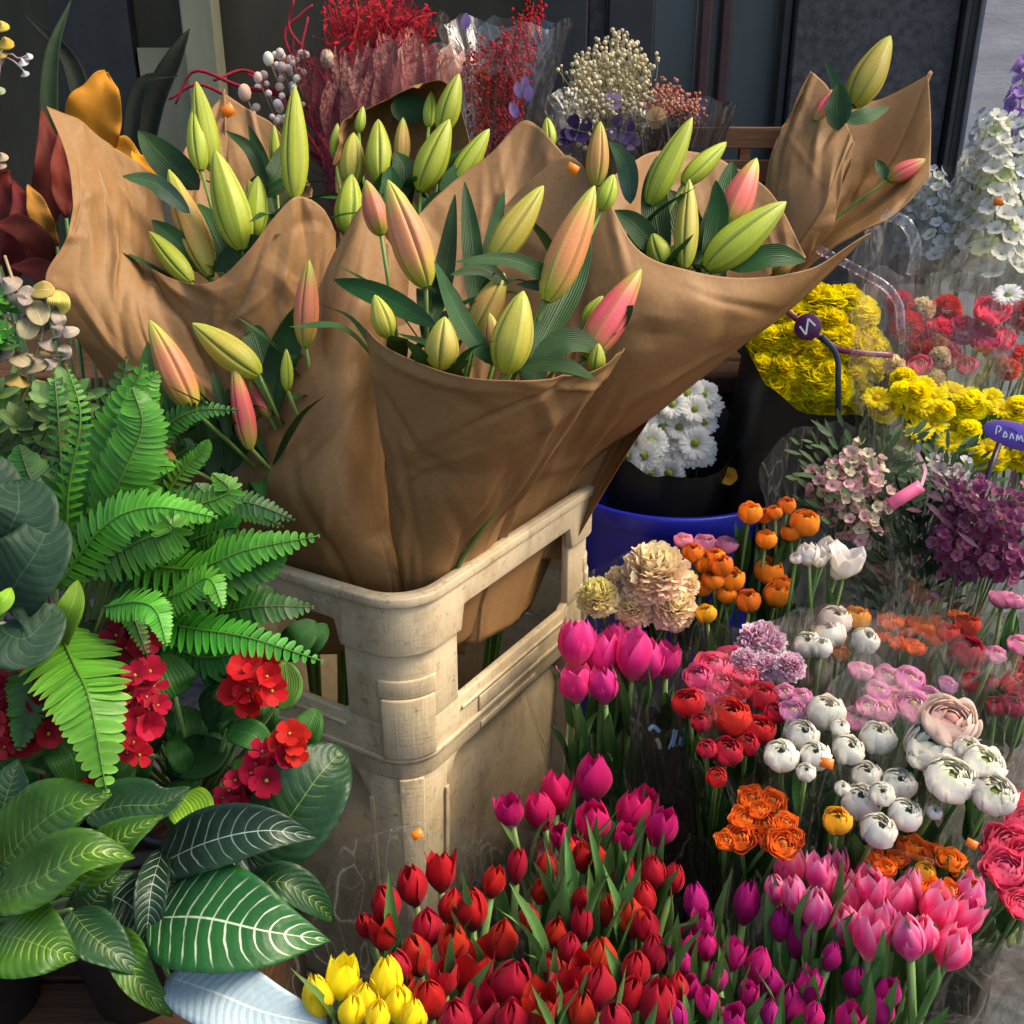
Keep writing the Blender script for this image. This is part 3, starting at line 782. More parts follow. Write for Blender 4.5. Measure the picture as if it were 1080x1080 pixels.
#@@SECTION lilies
# ------------------------------------------------------------------ lilies in kraft paper
LB = {k: [lily_bud(k / 4).mesh('lily_bud', 'waxy') for _ in range(2)] for k in range(5)}
LEAFC = ((.012, .048, .010), (.026, .085, .018))
def lily_bouquet(label, base, sheets, buds, leaves, throat=None, nl=8, stickers=(), kink=.0062, dups={}, straight=()):
    """buds: (tip x, tip y, base x, base y, depth, width px, pink 0-4[, depth change to the tip])"""
    base = Vector(base); th = thing('lily_bouquet', label, 'bouquet', base, 'kraft wrapped lily bouquets')
    for i, rows in enumerate(sheets):
        mb = MB(); patch(mb, rows, crink=kink, seed=i + len(label), dup=dups.get(i, ()), straight=straight[i] if i < len(straight) else 0); w = part('kraft_wrapper', mb, 'kraft', th); solidify(w, .0007)
        for s in stickers:
            if s[0] == i: sticker(w, *s[1:])
    roots = []; throat = P(*throat)
    for bd in buds:
        tx, ty, bx, by, d, w, pk = bd[:7]; dd = bd[7] if len(bd) > 7 else ru(-.01, .015)
        p0 = P(bx, by, d); p1 = P(tx, ty, d + dd); ax = p1 - p0; L = ax.length
        wid = w * d / F / 2 / .165 / L
        W = orient(p0, ax, rnd() * 6.28, L) @ Matrix.Diagonal((wid * 1.02, wid * 1.02, 1, 1))
        o = put('lily_bud', random.choice(LB[max(0, min(4, int(round(pk))))]), W, th)
        th_ = throat + Vector((ru(-.012, .012), ru(-.012, .012), 0)); st_ = p0 + ax * .02
        sp = spline([st_, st_.lerp(th_, .5) + Vector((0, .012, .012)), th_, th_.lerp(base, .5), base + Vector((ru(-.02, .02), ru(-.02, .02), 0))], 10)
        mb = MB(); mb.tube(sp, .0022, .0034, (.14, .24, .04), 6, True, (.06, .15, .03)); part('stem', mb, 'stem', o); roots.append((p0, ax.normalized(), sp))
    for lf in leaves:
        pts = [P(*q) for q in lf[0]]
        mb = MB(); leaf_blade(mb, pts, lf[1] * depth(pts[len(pts) // 2]) / F * .5, None, .22, .02, lf[2] if len(lf) > 2 else LEAFC[0], LEAFC[1], 16, (.8, .7), 3, ru(-.4, .4)); part('leaf', mb, 'leaf', th)
    for k in range(nl):
        p0, ax, sp = random.choice(roots); q = sp[random.choice((1, 1, 2))]; a = rnd() * 6.28
        od = Vector((math.cos(a), math.sin(a) * .8, 0)); L = ru(.07, .12)
        mb = MB(); leaf_blade(mb, [q, q + od * L * .4 + UP * L * .55, q + od * L * ru(.7, 1.0) + UP * L * ru(.5, .95)], ru(.006, .0105), -od * .4 + UP, .25, .02, *LEAFC, 12, (.8, .7), 3, ru(-.5, .5)); part('leaf', mb, 'leaf', th)
    return th
cb = ctr.copy(); cb.z = .06
# front bouquet
lily_bouquet('kraft wrapped lily bouquet leaning furthest over the crate corner, pink buds above its front fold', cb + exv * -.06, [
    [[(386, 346, .925), (402, 362, .90), (432, 378, .885), (490, 398, .865), (560, 401, .875), (612, 395, .90), (640, 384, .91), (657, 366, .92)],
     [(390, 400, .935), (408, 412, .915), (440, 425, .905), (500, 440, .895), (560, 440, .905), (600, 428, .925), (622, 418, .925), (636, 404, .935)],
     [(399, 460, .97), (414, 470, .955), (440, 480, .95), (500, 490, .94), (545, 490, .95), (575, 480, .97), (592, 468, .97), (604, 455, .975)],
     [(409, 530, 1.025), (420, 536, 1.015), (440, 540, 1.005), (480, 545, 1.0), (515, 542, 1.01), (540, 533, 1.03), (553, 524, 1.05), (564, 514, 1.07)],
     [(421, 600, 1.07), (428, 603, 1.06), (445, 603, 1.06), (463, 600, 1.065), (485, 590, 1.08), (505, 577, 1.10), (519, 565, 1.12), (530, 553, 1.14)],
     [(436, 690, 1.17), (440, 690, 1.165), (450, 690, 1.165), (460, 690, 1.17), (475, 685, 1.18), (485, 680, 1.19), (490, 677, 1.20), (496, 672, 1.22)]],
    [[(402, 285, 1.10), (440, 228, 1.14), (480, 190, 1.165), (520, 160, 1.175), (556, 127, 1.18), (600, 168, 1.15)],
     [(398, 330, 1.06), (440, 300, 1.11), (480, 275, 1.13), (520, 260, 1.14), (556, 250, 1.15), (600, 250, 1.13)],
     [(402, 400, 1.05), (440, 390, 1.08), (480, 380, 1.1), (520, 375, 1.11), (556, 370, 1.11), (600, 370, 1.1)],
     [(416, 500, 1.08), (440, 500, 1.1), (470, 500, 1.12), (500, 500, 1.13), (530, 500, 1.13), (560, 495, 1.13)],
     [(440, 690, 1.2), (450, 690, 1.22), (460, 690, 1.23), (470, 690, 1.24), (480, 690, 1.24), (490, 690, 1.24)]]],
    [(409, 190, 450, 303, .95, 42, 3), (386, 190, 402, 248, 1.0, 27, 3), (573, 196, 518, 278, .99, 36, 1), (627, 196, 576, 318, .95, 41, 3), (676, 284, 616, 378, .95, 40, 4),
     (552, 307, 532, 394, .90, 46, 1), (469, 334, 464, 390, .89, 38, 1), (395, 311, 410, 356, .93, 26, 1), (532, 288, 500, 352, .97, 34, 2), (636, 312, 616, 340, .97, 16, 0),
     (631, 362, 628, 394, .93, 20, 0), (577, 124, 580, 156, 1.22, 17, 0), (633, 128, 628, 196, 1.10, 25, 2), (647, 184, 634, 222, 1.06, 22, 0), (516, 330, 522, 378, .93, 24, 2), (604, 350, 596, 388, .96, 18, 3)],
    [([(460, 345, .92), (400, 312, .94), (352, 295, .95)], 26), ([(520, 385, .9), (487, 340, .9), (458, 275, .92)], 24), ([(505, 350, .98), (498, 260, 1.0), (490, 192, 1.02)], 22),
     ([(535, 300, .96), (510, 285, .95), (475, 290, .93)], 18), ([(545, 300, .97), (590, 300, .96), (540, 275, .93), (480, 276, .9)], 20), ([(560, 380, .93), (600, 300, 1.0), (622, 240, 1.02)], 34),
     ([(600, 372, .93), (650, 340, .95), (668, 322, .94)], 22), ([(560, 385, .91), (600, 360, .92), (640, 372, .93)], 30), ([(450, 350, .98), (468, 290, 1.02), (480, 205, 1.03)], 24), ([(500, 320, 1.0), (520, 250, 1.03), (532, 200, 1.04)], 16),
     ([(540, 388, .9), (590, 385, .9), (628, 400, .9)], 20)],
    throat=(452, 640, 1.13), straight=(.8, .4), nl=30, stickers=[])
# right bouquet with the long pointed sheet
lily_bouquet('kraft wrapped lily bouquet whose long paper corner points at the yellow chrysanthemums', cb + exv * .10, [
    [[(500, 262, 1.13), (535, 215, 1.14), (565, 185, 1.13), (600, 164, 1.12), (637, 205, 1.10), (672, 262, 1.09), (722, 284, 1.09), (790, 293, 1.11), (857, 281, 1.15), (917, 244, 1.21)],
     [(500, 320, 1.12), (530, 292, 1.12), (562, 270, 1.11), (600, 262, 1.09), (640, 290, 1.065), (680, 330, 1.05), (720, 345, 1.055), (770, 347, 1.08), (808, 340, 1.12), (838, 320, 1.17)],
     [(500, 400, 1.13), (530, 390, 1.12), (560, 384, 1.11), (600, 384, 1.08), (630, 390, 1.065), (660, 403, 1.06), (690, 408, 1.07), (720, 405, 1.10), (745, 395, 1.13), (762, 382, 1.17)],
     [(500, 470, 1.17), (525, 468, 1.15), (550, 465, 1.13), (580, 460, 1.125), (605, 460, 1.125), (625, 462, 1.135), (645, 464, 1.15), (655, 462, 1.17), (667, 458, 1.19), (680, 450, 1.21)],
     [(500, 560, 1.20), (510, 560, 1.19), (525, 556, 1.20), (543, 549, 1.225), (560, 540, 1.25), (577, 531, 1.28), (595, 520, 1.315), (608, 510, 1.35), (620, 500, 1.38), (632, 486, 1.40)],
     [(490, 680, 1.22), (500, 680, 1.22), (510, 675, 1.22), (520, 670, 1.23), (530, 665, 1.25), (540, 660, 1.27), (545, 655, 1.3), (550, 650, 1.33), (555, 645, 1.35), (560, 640, 1.37)]],
    [[(640, 190, 1.27), (690, 160, 1.33), (750, 165, 1.36), (810, 200, 1.34), (850, 270, 1.26)], [(640, 270, 1.25), (690, 250, 1.31), (740, 250, 1.33), (780, 270, 1.31), (810, 310, 1.25)],
     [(600, 420, 1.26), (630, 410, 1.3), (660, 410, 1.32), (690, 410, 1.3), (700, 420, 1.26)], [(560, 590, 1.3), (570, 590, 1.32), (580, 590, 1.34), (590, 590, 1.34), (595, 590, 1.33)]]],
    [(730, 124, 684, 216, 1.15, 30, 0), (766, 150, 720, 194, 1.16, 24, 0), (727, 189, 722, 283, 1.11, 27, 1), (798, 167, 765, 240, 1.14, 35, 4), (829, 213, 744, 284, 1.12, 42, 0),
     (700, 180, 690, 232, 1.18, 22, 0), (688, 246, 700, 282, 1.12, 28, 0), (712, 258, 706, 284, 1.13, 20, 0), (668, 236, 668, 268, 1.14, 18, 0), (842, 270, 815, 290, 1.16, 16, 2)],
    [([(700, 280, 1.14), (690, 215, 1.15), (693, 165, 1.17)], 30), ([(745, 282, 1.12), (757, 230, 1.13), (755, 190, 1.13)], 24), ([(665, 215, 1.16), (660, 175, 1.15), (642, 148, 1.13)], 22, (.04, .09, .07)), ([(700, 275, 1.13), (672, 240, 1.12), (648, 222, 1.12)], 26),
     ([(770, 285, 1.12), (815, 270, 1.12), (850, 275, 1.13)], 26), ([(735, 285, 1.16), (765, 215, 1.18), (772, 170, 1.2)], 34), ([(740, 285, 1.17), (720, 230, 1.19), (705, 200, 1.2)], 36)],
    throat=(545, 560, 1.3), straight=(.45, .3), nl=34, stickers=[(0, 604, 178, 1.085, .013, (.9, .25, .01), .5)])
# left-front bouquet: the big flat sheet, buds peeping out at its left
lily_bouquet('kraft wrapped lily bouquet in the widest smooth sheet, its buds peeping out beside the fern', cb + eyv * .06 - exv * .1, [
    [[(345, 282, 1.08), (362, 250, 1.07), (386, 216, 1.07), (410, 255, 1.08), (432, 290, 1.09)],
     [(320, 355, 1.05), (345, 345, 1.01), (372, 335, .99), (392, 345, 1.04), (412, 352, 1.12)],
     [(283, 432, 1.04), (320, 428, 1.0), (362, 424, .98), (392, 428, 1.04), (416, 432, 1.12)],
     [(238, 521, 1.08), (290, 525, 1.03), (352, 525, 1.0), (394, 525, 1.05), (420, 525, 1.11)],
     [(276, 583, 1.14), (320, 596, 1.105), (368, 607, 1.075), (410, 613, 1.07), (432, 612, 1.09)],
     [(330, 690, 1.24), (350, 690, 1.22), (380, 690, 1.2), (410, 690, 1.19), (430, 690, 1.2)]]],
    [(158, 338, 204, 434, .98, 36, 3), (203, 341, 274, 396, 1.0, 36, 1), (247, 384, 264, 474, 1.0, 24, 4), (326, 274, 322, 366, 1.03, 27, 3), (302, 368, 303, 412, 1.0, 14, 0), (180, 372, 214, 422, 1.02, 20, 3),
     (226, 520, 198, 526, .98, 13, 0), (158, 472, 184, 486, .98, 16, 4), (264, 400, 284, 440, 1.04, 20, 4)],
    [([(275, 440, 1.04), (300, 370, 1.05), (310, 325, 1.04)], 34), ([(290, 430, 1.05), (270, 360, 1.07), (262, 345, 1.07)], 28), ([(185, 440, 1.02), (158, 400, 1.01), (156, 360, 1.01)], 20, (.04, .12, .02)),
     ([(240, 500, 1.05), (250, 440, 1.05), (240, 410, 1.04)], 40), ([(210, 500, 1.06), (215, 450, 1.07), (190, 430, 1.06)], 40), ([(300, 460, 1.06), (320, 400, 1.06), (318, 372, 1.06)], 30)],
    throat=(360, 620, 1.17), straight=((.85, 3),), nl=22)
# far left bouquet
lily_bouquet('kraft wrapped lily bouquet with a tall curled paper point beside the yellow leaf', cb + eyv * .12 - exv * .06, [
    [[(49, 112, 1.10), (75, 124, 1.12), (105, 145, 1.14), (135, 165, 1.17), (165, 186, 1.2)],
     [(70, 165, 1.085), (92, 172, 1.11), (118, 190, 1.14), (145, 205, 1.175), (172, 222, 1.2)],
     [(76, 215, 1.07), (98, 220, 1.095), (125, 235, 1.125), (152, 250, 1.155), (178, 268, 1.18)],
     [(68, 255, 1.06), (95, 262, 1.075), (125, 275, 1.1), (158, 290, 1.125), (190, 310, 1.14)],
     [(48, 296, 1.05), (84, 305, 1.06), (125, 318, 1.08), (165, 332, 1.1), (205, 350, 1.12)],
     [(76, 350, 1.07), (110, 360, 1.075), (148, 372, 1.085), (185, 385, 1.1), (225, 400, 1.12)],
     [(112, 402, 1.10), (145, 412, 1.1), (180, 422, 1.11), (215, 432, 1.12), (250, 445, 1.13)],
     [(210, 560, 1.18), (225, 565, 1.18), (240, 570, 1.18), (255, 575, 1.18), (270, 580, 1.18)]],
    [[(160, 283, 1.11), (190, 297, 1.10), (226, 297, 1.085), (262, 264, 1.075), (290, 228, 1.08), (314, 207, 1.09), (340, 220, 1.11), (354, 246, 1.13)],
     [(176, 320, 1.115), (205, 335, 1.1), (235, 335, 1.09), (268, 315, 1.08), (295, 290, 1.085), (318, 275, 1.095), (340, 280, 1.11), (354, 295, 1.13)],
     [(195, 370, 1.12), (220, 380, 1.11), (245, 380, 1.1), (275, 370, 1.1), (300, 355, 1.1), (322, 345, 1.11), (338, 345, 1.12), (350, 350, 1.14)],
     [(240, 480, 1.15), (255, 480, 1.14), (270, 480, 1.14), (290, 475, 1.14), (305, 470, 1.14), (320, 465, 1.14), (330, 460, 1.15), (335, 460, 1.16)],
     [(300, 640, 1.24), (305, 640, 1.23), (310, 640, 1.23), (320, 640, 1.23), (325, 640, 1.23), (330, 640, 1.24), (335, 640, 1.25), (340, 640, 1.26)]],
    [[(180, 185, 1.26), (205, 140, 1.3), (236, 98, 1.32), (265, 118, 1.32), (292, 136, 1.31), (330, 200, 1.26)], [(190, 250, 1.24), (215, 220, 1.27), (240, 200, 1.29), (265, 205, 1.29), (290, 215, 1.28), (325, 250, 1.24)],
     [(230, 400, 1.22), (245, 400, 1.24), (260, 400, 1.25), (275, 400, 1.25), (290, 400, 1.24), (310, 400, 1.22)], [(300, 640, 1.27), (305, 640, 1.28), (310, 640, 1.28), (315, 640, 1.28), (320, 640, 1.28), (330, 640, 1.27)]]],
    [(207, 86, 224, 180, 1.18, 28, 0), (205, 112, 212, 180, 1.17, 24, 0), (311, 91, 311, 209, 1.14, 30, 0), (227, 159, 256, 264, 1.12, 40, 0), (272, 186, 268, 250, 1.15, 28, 0), (178, 179, 222, 292, 1.14, 34, 2),
     (157, 244, 202, 298, 1.11, 25, 0), (289, 132, 290, 176, 1.22, 12, 0), (262, 190, 280, 245, 1.17, 22, 0)],
    [([(200, 225, 1.12), (165, 195, 1.1), (129, 186, 1.06)], 20, (.03, .07, .06)), ([(210, 200, 1.2), (175, 170, 1.2), (146, 138, 1.2)], 36), ([(282, 205, 1.18), (265, 160, 1.17), (238, 138, 1.17)], 14), ([(290, 210, 1.2), (275, 165, 1.2), (262, 132, 1.19)], 14),
     ([(215, 285, 1.14), (185, 255, 1.13), (160, 232, 1.12)], 26), ([(240, 280, 1.15), (222, 240, 1.16), (210, 215, 1.17)], 34), ([(250, 270, 1.15), (285, 245, 1.15), (305, 215, 1.16)], 30), ([(260, 200, 1.2), (290, 190, 1.2), (300, 150, 1.22)], 30), ([(225, 285, 1.13), (260, 262, 1.12), (280, 252, 1.11)], 26)],
    throat=(320, 600, 1.26), straight=(0, .4, .4), nl=30, dups={2: (2,)}, stickers=[(2, 240, 117, 1.31, .018, (.85, .2, .01), -.5)])
# middle back bouquet
lily_bouquet('kraft wrapped lily bouquet with a rolled paper top, behind the others in the crate', cb + eyv * .12 + exv * .04, [
    [[(350, 175, 1.30), (362, 128, 1.31), (395, 112, 1.32), (430, 95, 1.31), (462, 85, 1.28), (478, 94, 1.26)], [(352, 178, 1.33), (380, 135, 1.36), (405, 118, 1.37), (435, 102, 1.36), (465, 97, 1.33), (480, 100, 1.30)],
     [(356, 210, 1.34), (385, 185, 1.38), (410, 175, 1.39), (440, 175, 1.38), (470, 180, 1.36), (500, 190, 1.32)], [(365, 330, 1.32), (385, 330, 1.34), (410, 330, 1.35), (440, 330, 1.34), (465, 330, 1.33), (480, 330, 1.31)],
     [(400, 620, 1.34), (410, 620, 1.35), (420, 620, 1.35), (430, 620, 1.35), (440, 620, 1.35), (450, 620, 1.34)]],
    [[(350, 250, 1.2), (385, 262, 1.19), (425, 262, 1.18), (470, 235, 1.18), (505, 200, 1.2)], [(362, 310, 1.2), (390, 320, 1.19), (425, 322, 1.18), (462, 310, 1.18), (490, 280, 1.2)],
     [(390, 450, 1.22), (405, 450, 1.21), (425, 450, 1.2), (445, 450, 1.2), (460, 450, 1.21)], [(405, 620, 1.3), (410, 620, 1.29), (420, 620, 1.28), (430, 620, 1.28), (440, 620, 1.29)]]],
    [(399, 126, 400, 192, 1.25, 29, 0), (373, 140, 370, 196, 1.27, 28, 1), (371, 184, 366, 248, 1.19, 32, 0), (484, 78, 466, 140, 1.27, 26, 0), (474, 126, 443, 202, 1.24, 34, 0), (516, 136, 478, 198, 1.25, 26, 0), (425, 124, 423, 174, 1.29, 18, 2),
     (455, 96, 452, 134, 1.31, 15, 0), (383, 112, 378, 140, 1.32, 12, 0), (420, 200, 428, 240, 1.21, 22, 0), (356, 130, 352, 165, 1.33, 12, 0)],
    [([(420, 215, 1.24), (425, 180, 1.25), (416, 160, 1.25)], 26), ([(465, 205, 1.23), (488, 185, 1.24), (500, 180, 1.25)], 28), ([(440, 130, 1.33), (430, 112, 1.33), (424, 98, 1.33)], 40), ([(445, 235, 1.2), (465, 215, 1.2), (485, 205, 1.2)], 26), ([(395, 230, 1.22), (410, 200, 1.23), (412, 175, 1.24)], 26)],
    throat=(425, 560, 1.32), nl=30)
# leaning bouquet at the back right
bz = P(800, 330, 1.66); bz.z = .12
lily_bouquet('small kraft lily bouquet standing apart, one large bud poking above its paper', bz, [
    [[(856, 76, 1.52), (872, 90, 1.51), (888, 118, 1.485), (900, 150, 1.46), (897, 174, 1.45)], [(834, 115, 1.52), (850, 130, 1.49), (868, 155, 1.455), (884, 180, 1.44), (890, 197, 1.45)],
     [(808, 160, 1.52), (826, 175, 1.48), (848, 198, 1.445), (870, 220, 1.435), (886, 236, 1.45)], [(800, 215, 1.52), (812, 228, 1.485), (828, 245, 1.46), (845, 256, 1.455), (862, 260, 1.47)],
     [(798, 300, 1.55), (804, 302, 1.52), (812, 305, 1.50), (820, 306, 1.50), (828, 306, 1.52)], [(792, 420, 1.62), (796, 420, 1.60), (800, 420, 1.59), (805, 420, 1.59), (808, 420, 1.6)]],
    [[(856, 78, 1.54), (882, 100, 1.59), (925, 106, 1.61), (979, 79, 1.58), (982, 130, 1.54), (981, 183, 1.49)], [(845, 120, 1.56), (880, 145, 1.6), (920, 160, 1.60), (955, 158, 1.56), (962, 182, 1.51), (948, 224, 1.46)],
     [(835, 180, 1.57), (870, 190, 1.59), (900, 205, 1.58), (922, 212, 1.54), (925, 224, 1.5), (912, 240, 1.455)], [(825, 240, 1.56), (845, 245, 1.57), (860, 250, 1.56), (872, 254, 1.54), (874, 258, 1.5), (866, 262, 1.47)],
     [(805, 310, 1.57), (812, 312, 1.575), (820, 314, 1.57), (826, 316, 1.55), (828, 316, 1.53), (826, 314, 1.51)], [(798, 420, 1.62), (801, 420, 1.625), (804, 420, 1.62), (807, 420, 1.61), (808, 420, 1.6), (807, 420, 1.59)]]],
    [(939, 38, 899, 112, 1.52, 37, 1), (976, 168, 936, 190, 1.50, 20, 4), (882, 92, 860, 128, 1.49, 17, 4)],
    [([(884, 138, 1.48), (890, 110, 1.48), (870, 62, 1.49)], 15, (.04, .11, .06)), ([(890, 128, 1.5), (915, 122, 1.5), (938, 112, 1.52)], 18, (.06, .16, .06)), ([(884, 138, 1.47), (882, 115, 1.47), (884, 88, 1.48)], 22), ([(936, 190, 1.5), (930, 178, 1.5), (924, 168, 1.51)], 12, (.05, .15, .05))],
    throat=(815, 300, 1.54), straight=(.3, .3), nl=0, dups={1: (3, 5), 0: (0, 3)})
#@@SECTION cut
# ------------------------------------------------------------------ cut flowers: meshes
def protos(n, f, name, mat): return [f().mesh(name, mat) for _ in range(n)]
T_RED = protos(7, lambda: tulip((.24, .010, .012), (.40, .002, .005), (.52, .006, .010), 3.25, ru(.15, .35)), 'tulip', 'petal')
T_SCAR = protos(5, lambda: tulip((.36, .04, .012), (.44, .003, .006), (.54, .008, .010), 3.4, ru(.12, .3)), 'tulip', 'petal')
T_CRIM = protos(5, lambda: tulip((.40, .02, .09), (.52, .002, .10), (.62, .008, .17), 2.8, ru(.3, .5)), 'tulip', 'petal')
T_MAG = protos(6, lambda: tulip((.36, .012, .10), (.46, .003, .14), (.58, .012, .24), 3.3, ru(.12, .35)), 'tulip', 'petal')
T_PINK = protos(6, lambda: tulip((.74, .42, .32), (.80, .035, .22), (.88, .36, .54), 3.0, ru(.25, .45)), 'tulip', 'petal')
T_HOT = protos(3, lambda: tulip((.70, .16, .24), (.74, .015, .22), (.82, .09, .36), 2.9, ru(.35, .55)), 'tulip', 'petal')
T_YEL = protos(3, lambda: tulip((.74, .68, .01), (.92, .74, .004), (.94, .80, .012), 2.9, ru(.15, .35)), 'tulip', 'petal')
T_WHITE = protos(2, lambda: tulip((.50, .56, .30), (.80, .76, .70), (.84, .80, .78), 2.2, .5), 'tulip', 'petal')
GRN = (.16, .26, .03)
def rp(n, *a, **k): return protos(n, lambda: ranunculus(*a, **k), 'ranunculus', 'petal')
R_WHITE = rp(6, (.84, .82, .74), (.84, .84, .74), GRN, 8, .62, .88, 7, .035, .62)
R_BIGW = rp(4, (.86, .83, .76), (.84, .86, .66), (.25, .38, .05), 9, .85, .8, 8, .05, .5)
R_BLUSH = rp(2, (.88, .76, .66), (.88, .62, .52), (.72, .38, .28), 7, 1.05, .75, 7, .05)
R_RED = rp(3, (.58, .010, .016), (.64, .018, .022), (.20, .10, .03), 6, .85, .85, 6, .04, .5)
R_DRED = rp(2, (.36, .006, .03), (.46, .012, .05), (.12, .05, .03), 6, .75, .85, 6, .04, .55)
R_PINK = rp(3, (.80, .32, .48), (.82, .42, .58), (.55, .42, .06), 6, 1.0)
R_LILAC = rp(3, (.78, .36, .58), (.82, .50, .68), (.48, .45, .06), 6, 1.05)
R_ROSE = rp(2, (.74, .10, .24), (.78, .16, .32), (.6, .1, .2), 6, .95)
R_ORA = rp(3, (.84, .24, .008), (.88, .34, .012), (.45, .22, .02), 6, .7, .92, 6, .04, .55)
R_DORA = rp(3, (.80, .17, .008), (.86, .26, .012), (.5, .15, .02), 5, 1.15, .75, 6, .12)
R_YEL = rp(2, (.86, .48, .01), (.90, .60, .02), (.45, .42, .03), 6, .75, .9, 6, .03, .5)
R_HOT = rp(2, (.84, .10, .22), (.88, .22, .36), (.8, .1, .2), 6, 1.1, .7, 7, .12)
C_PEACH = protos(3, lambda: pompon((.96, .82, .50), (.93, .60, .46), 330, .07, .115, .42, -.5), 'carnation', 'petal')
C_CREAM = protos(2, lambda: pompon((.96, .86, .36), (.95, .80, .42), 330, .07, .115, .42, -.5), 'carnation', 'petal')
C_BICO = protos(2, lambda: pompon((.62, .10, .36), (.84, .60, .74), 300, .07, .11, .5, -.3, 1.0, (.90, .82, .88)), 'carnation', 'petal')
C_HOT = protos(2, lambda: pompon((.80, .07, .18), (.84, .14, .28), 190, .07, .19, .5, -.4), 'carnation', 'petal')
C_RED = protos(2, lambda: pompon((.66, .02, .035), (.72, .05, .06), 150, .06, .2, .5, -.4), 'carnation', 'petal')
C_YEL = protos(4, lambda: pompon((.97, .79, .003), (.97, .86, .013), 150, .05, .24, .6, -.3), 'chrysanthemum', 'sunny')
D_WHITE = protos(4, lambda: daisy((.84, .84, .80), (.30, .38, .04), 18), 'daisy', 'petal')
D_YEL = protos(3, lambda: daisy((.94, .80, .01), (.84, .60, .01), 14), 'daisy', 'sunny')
TUL = dict(stem_r=.0034, stem_c=(.16, .27, .07), lcol=((.05, .13, .03), (.12, .24, .065)), lw=.0068, ll=(.095, .15))
def tb(label, heads, meshes, z, size, base, leaves=1, zc=1.5, tilt=Vector((0, .30, 0)), group='bunches of cut tulips', **k):
    kk = dict(TUL); kk.update(k)
    return bunch('tulip_bunch', label, 'tulip bunch', 'tulip', meshes, heads, z, size, zc, base, group, leaves=leaves, tilt=tilt, **kk)
def film_part(th, base, r0, top, r1, mat='film', **k):
    mb = MB(); cone_wrap(mb, base, r0, top, r1, **k); return part('cellophane_wrapper', mb, mat, th)

# ---- tulips at the front
b = BX['red']
th, c, _ = tb('deep red tulips massed against the foot of the crate, behind the yellow tulips', [(465, 918, 18), (434, 933, 18), (407, 953, 17), (404, 982, 18), (438, 1005, 21), (476, 955, 17), (497, 957, 18), (478, 994, 19), (499, 1022, 22), (529, 990, 17), (540, 1035, 22), (453, 1053, 20), (507, 1068, 19), (468, 1030, 16), (451, 977, 16), (420, 1018, 16), (385, 975, 13), (521, 929, 13), (480, 1074, 18), (425, 1040, 14)], T_RED, .53, 17, b + Vector((-.05, 0, 0)), leaves=2, spread=.3, jz=.008)
film_part(th, BX['red'] + Vector((-.05, 0, .12)), .06, c + Vector((0, 0, -.03)), .11, front=-.05, back=.02, seed=17, spiky=.05)
sticker(th, 440, 880, .90, .010, ang=-.4)
tb('scarlet tulips with many upright green leaf blades, between the deep red and magenta tulips', [(545, 917, 13), (577, 914, 12), (600, 898, 12), (614, 903, 12), (614, 950, 14), (586, 984, 15), (558, 969, 13), (614, 977, 14), (658, 932, 14), (679, 947, 15), (688, 920, 14), (710, 927, 13), (666, 968, 15), (682, 976, 15), (640, 960, 12), (570, 940, 11), (632, 905, 11), (600, 1000, 13)], T_SCAR, .52, 12, b + Vector((.01, .03, 0)), leaves=5, ll=(.12, .17), spread=.22, jz=.012)
t3 = tb('bright red tulips along the near edge, right of the deep red mass', [(634, 1010, 18), (671, 1020, 19), (631, 1040, 19), (580, 1019, 14), (695, 1058, 21), (570, 1062, 19), (595, 1048, 18), (614, 1066, 18), (648, 1074, 20), (540, 1074, 17), (690, 1005, 15), (665, 1050, 17), (612, 1025, 15), (715, 1040, 13)], T_RED, .53, 17, b + Vector((.04, -.03, 0)), leaves=2, spread=.3, jz=.008)[0]
th = tb('crimson pink tulips standing against the right side of the crate', [(536, 852, 17), (569, 852, 18), (588, 831, 20), (625, 818, 19), (625, 863, 20), (668, 852, 18), (680, 846, 16), (699, 869, 18), (590, 880, 13), (605, 893, 12), (660, 880, 12)], T_CRIM, .515, 16, BX['red'] + Vector((.03, .12, 0)), leaves=3, spread=.35)[0]
tb('six clear yellow tulips beside the deep red tulips', [(335, 1051, 19), (361, 1030, 17), (384, 1055, 18), (408, 1033, 18), (422, 1060, 18), (371, 1068, 15), (436, 1074, 14), (398, 1072, 14)], T_YEL, .535, 18, b + Vector((-.12, -.08, 0)), leaves=1, spread=.2, jz=.005)
b = BX['mag']
tb('magenta tulips with dark stems and blades right of the scarlet tulips', [(734, 955, 14), (741, 975, 13), (721, 993, 14), (745, 997, 13), (787, 955, 14), (774, 1006, 15), (799, 1020, 14), (703, 1010, 12), (747, 1057, 14), (773, 1074, 15), (714, 1074, 14), (756, 1030, 12), (728, 1040, 12), (720, 1018, 11), (790, 1048, 12)], T_MAG, .515, 14, b + Vector((-.09, -.02, 0)), leaves=4, spread=.25)
tb('magenta tulips at the near edge below the striped pink tulips', [(823, 977, 14), (843, 992, 14), (854, 1040, 15), (834, 1058, 17), (902, 1035, 14), (936, 1046, 13), (928, 1063, 17), (858, 1072, 13), (896, 1077, 14), (815, 1040, 12), (876, 1010, 11), (812, 1072, 12)], T_MAG, .505, 14, b + Vector((-.01, -.05, 0)), leaves=4, spread=.25)
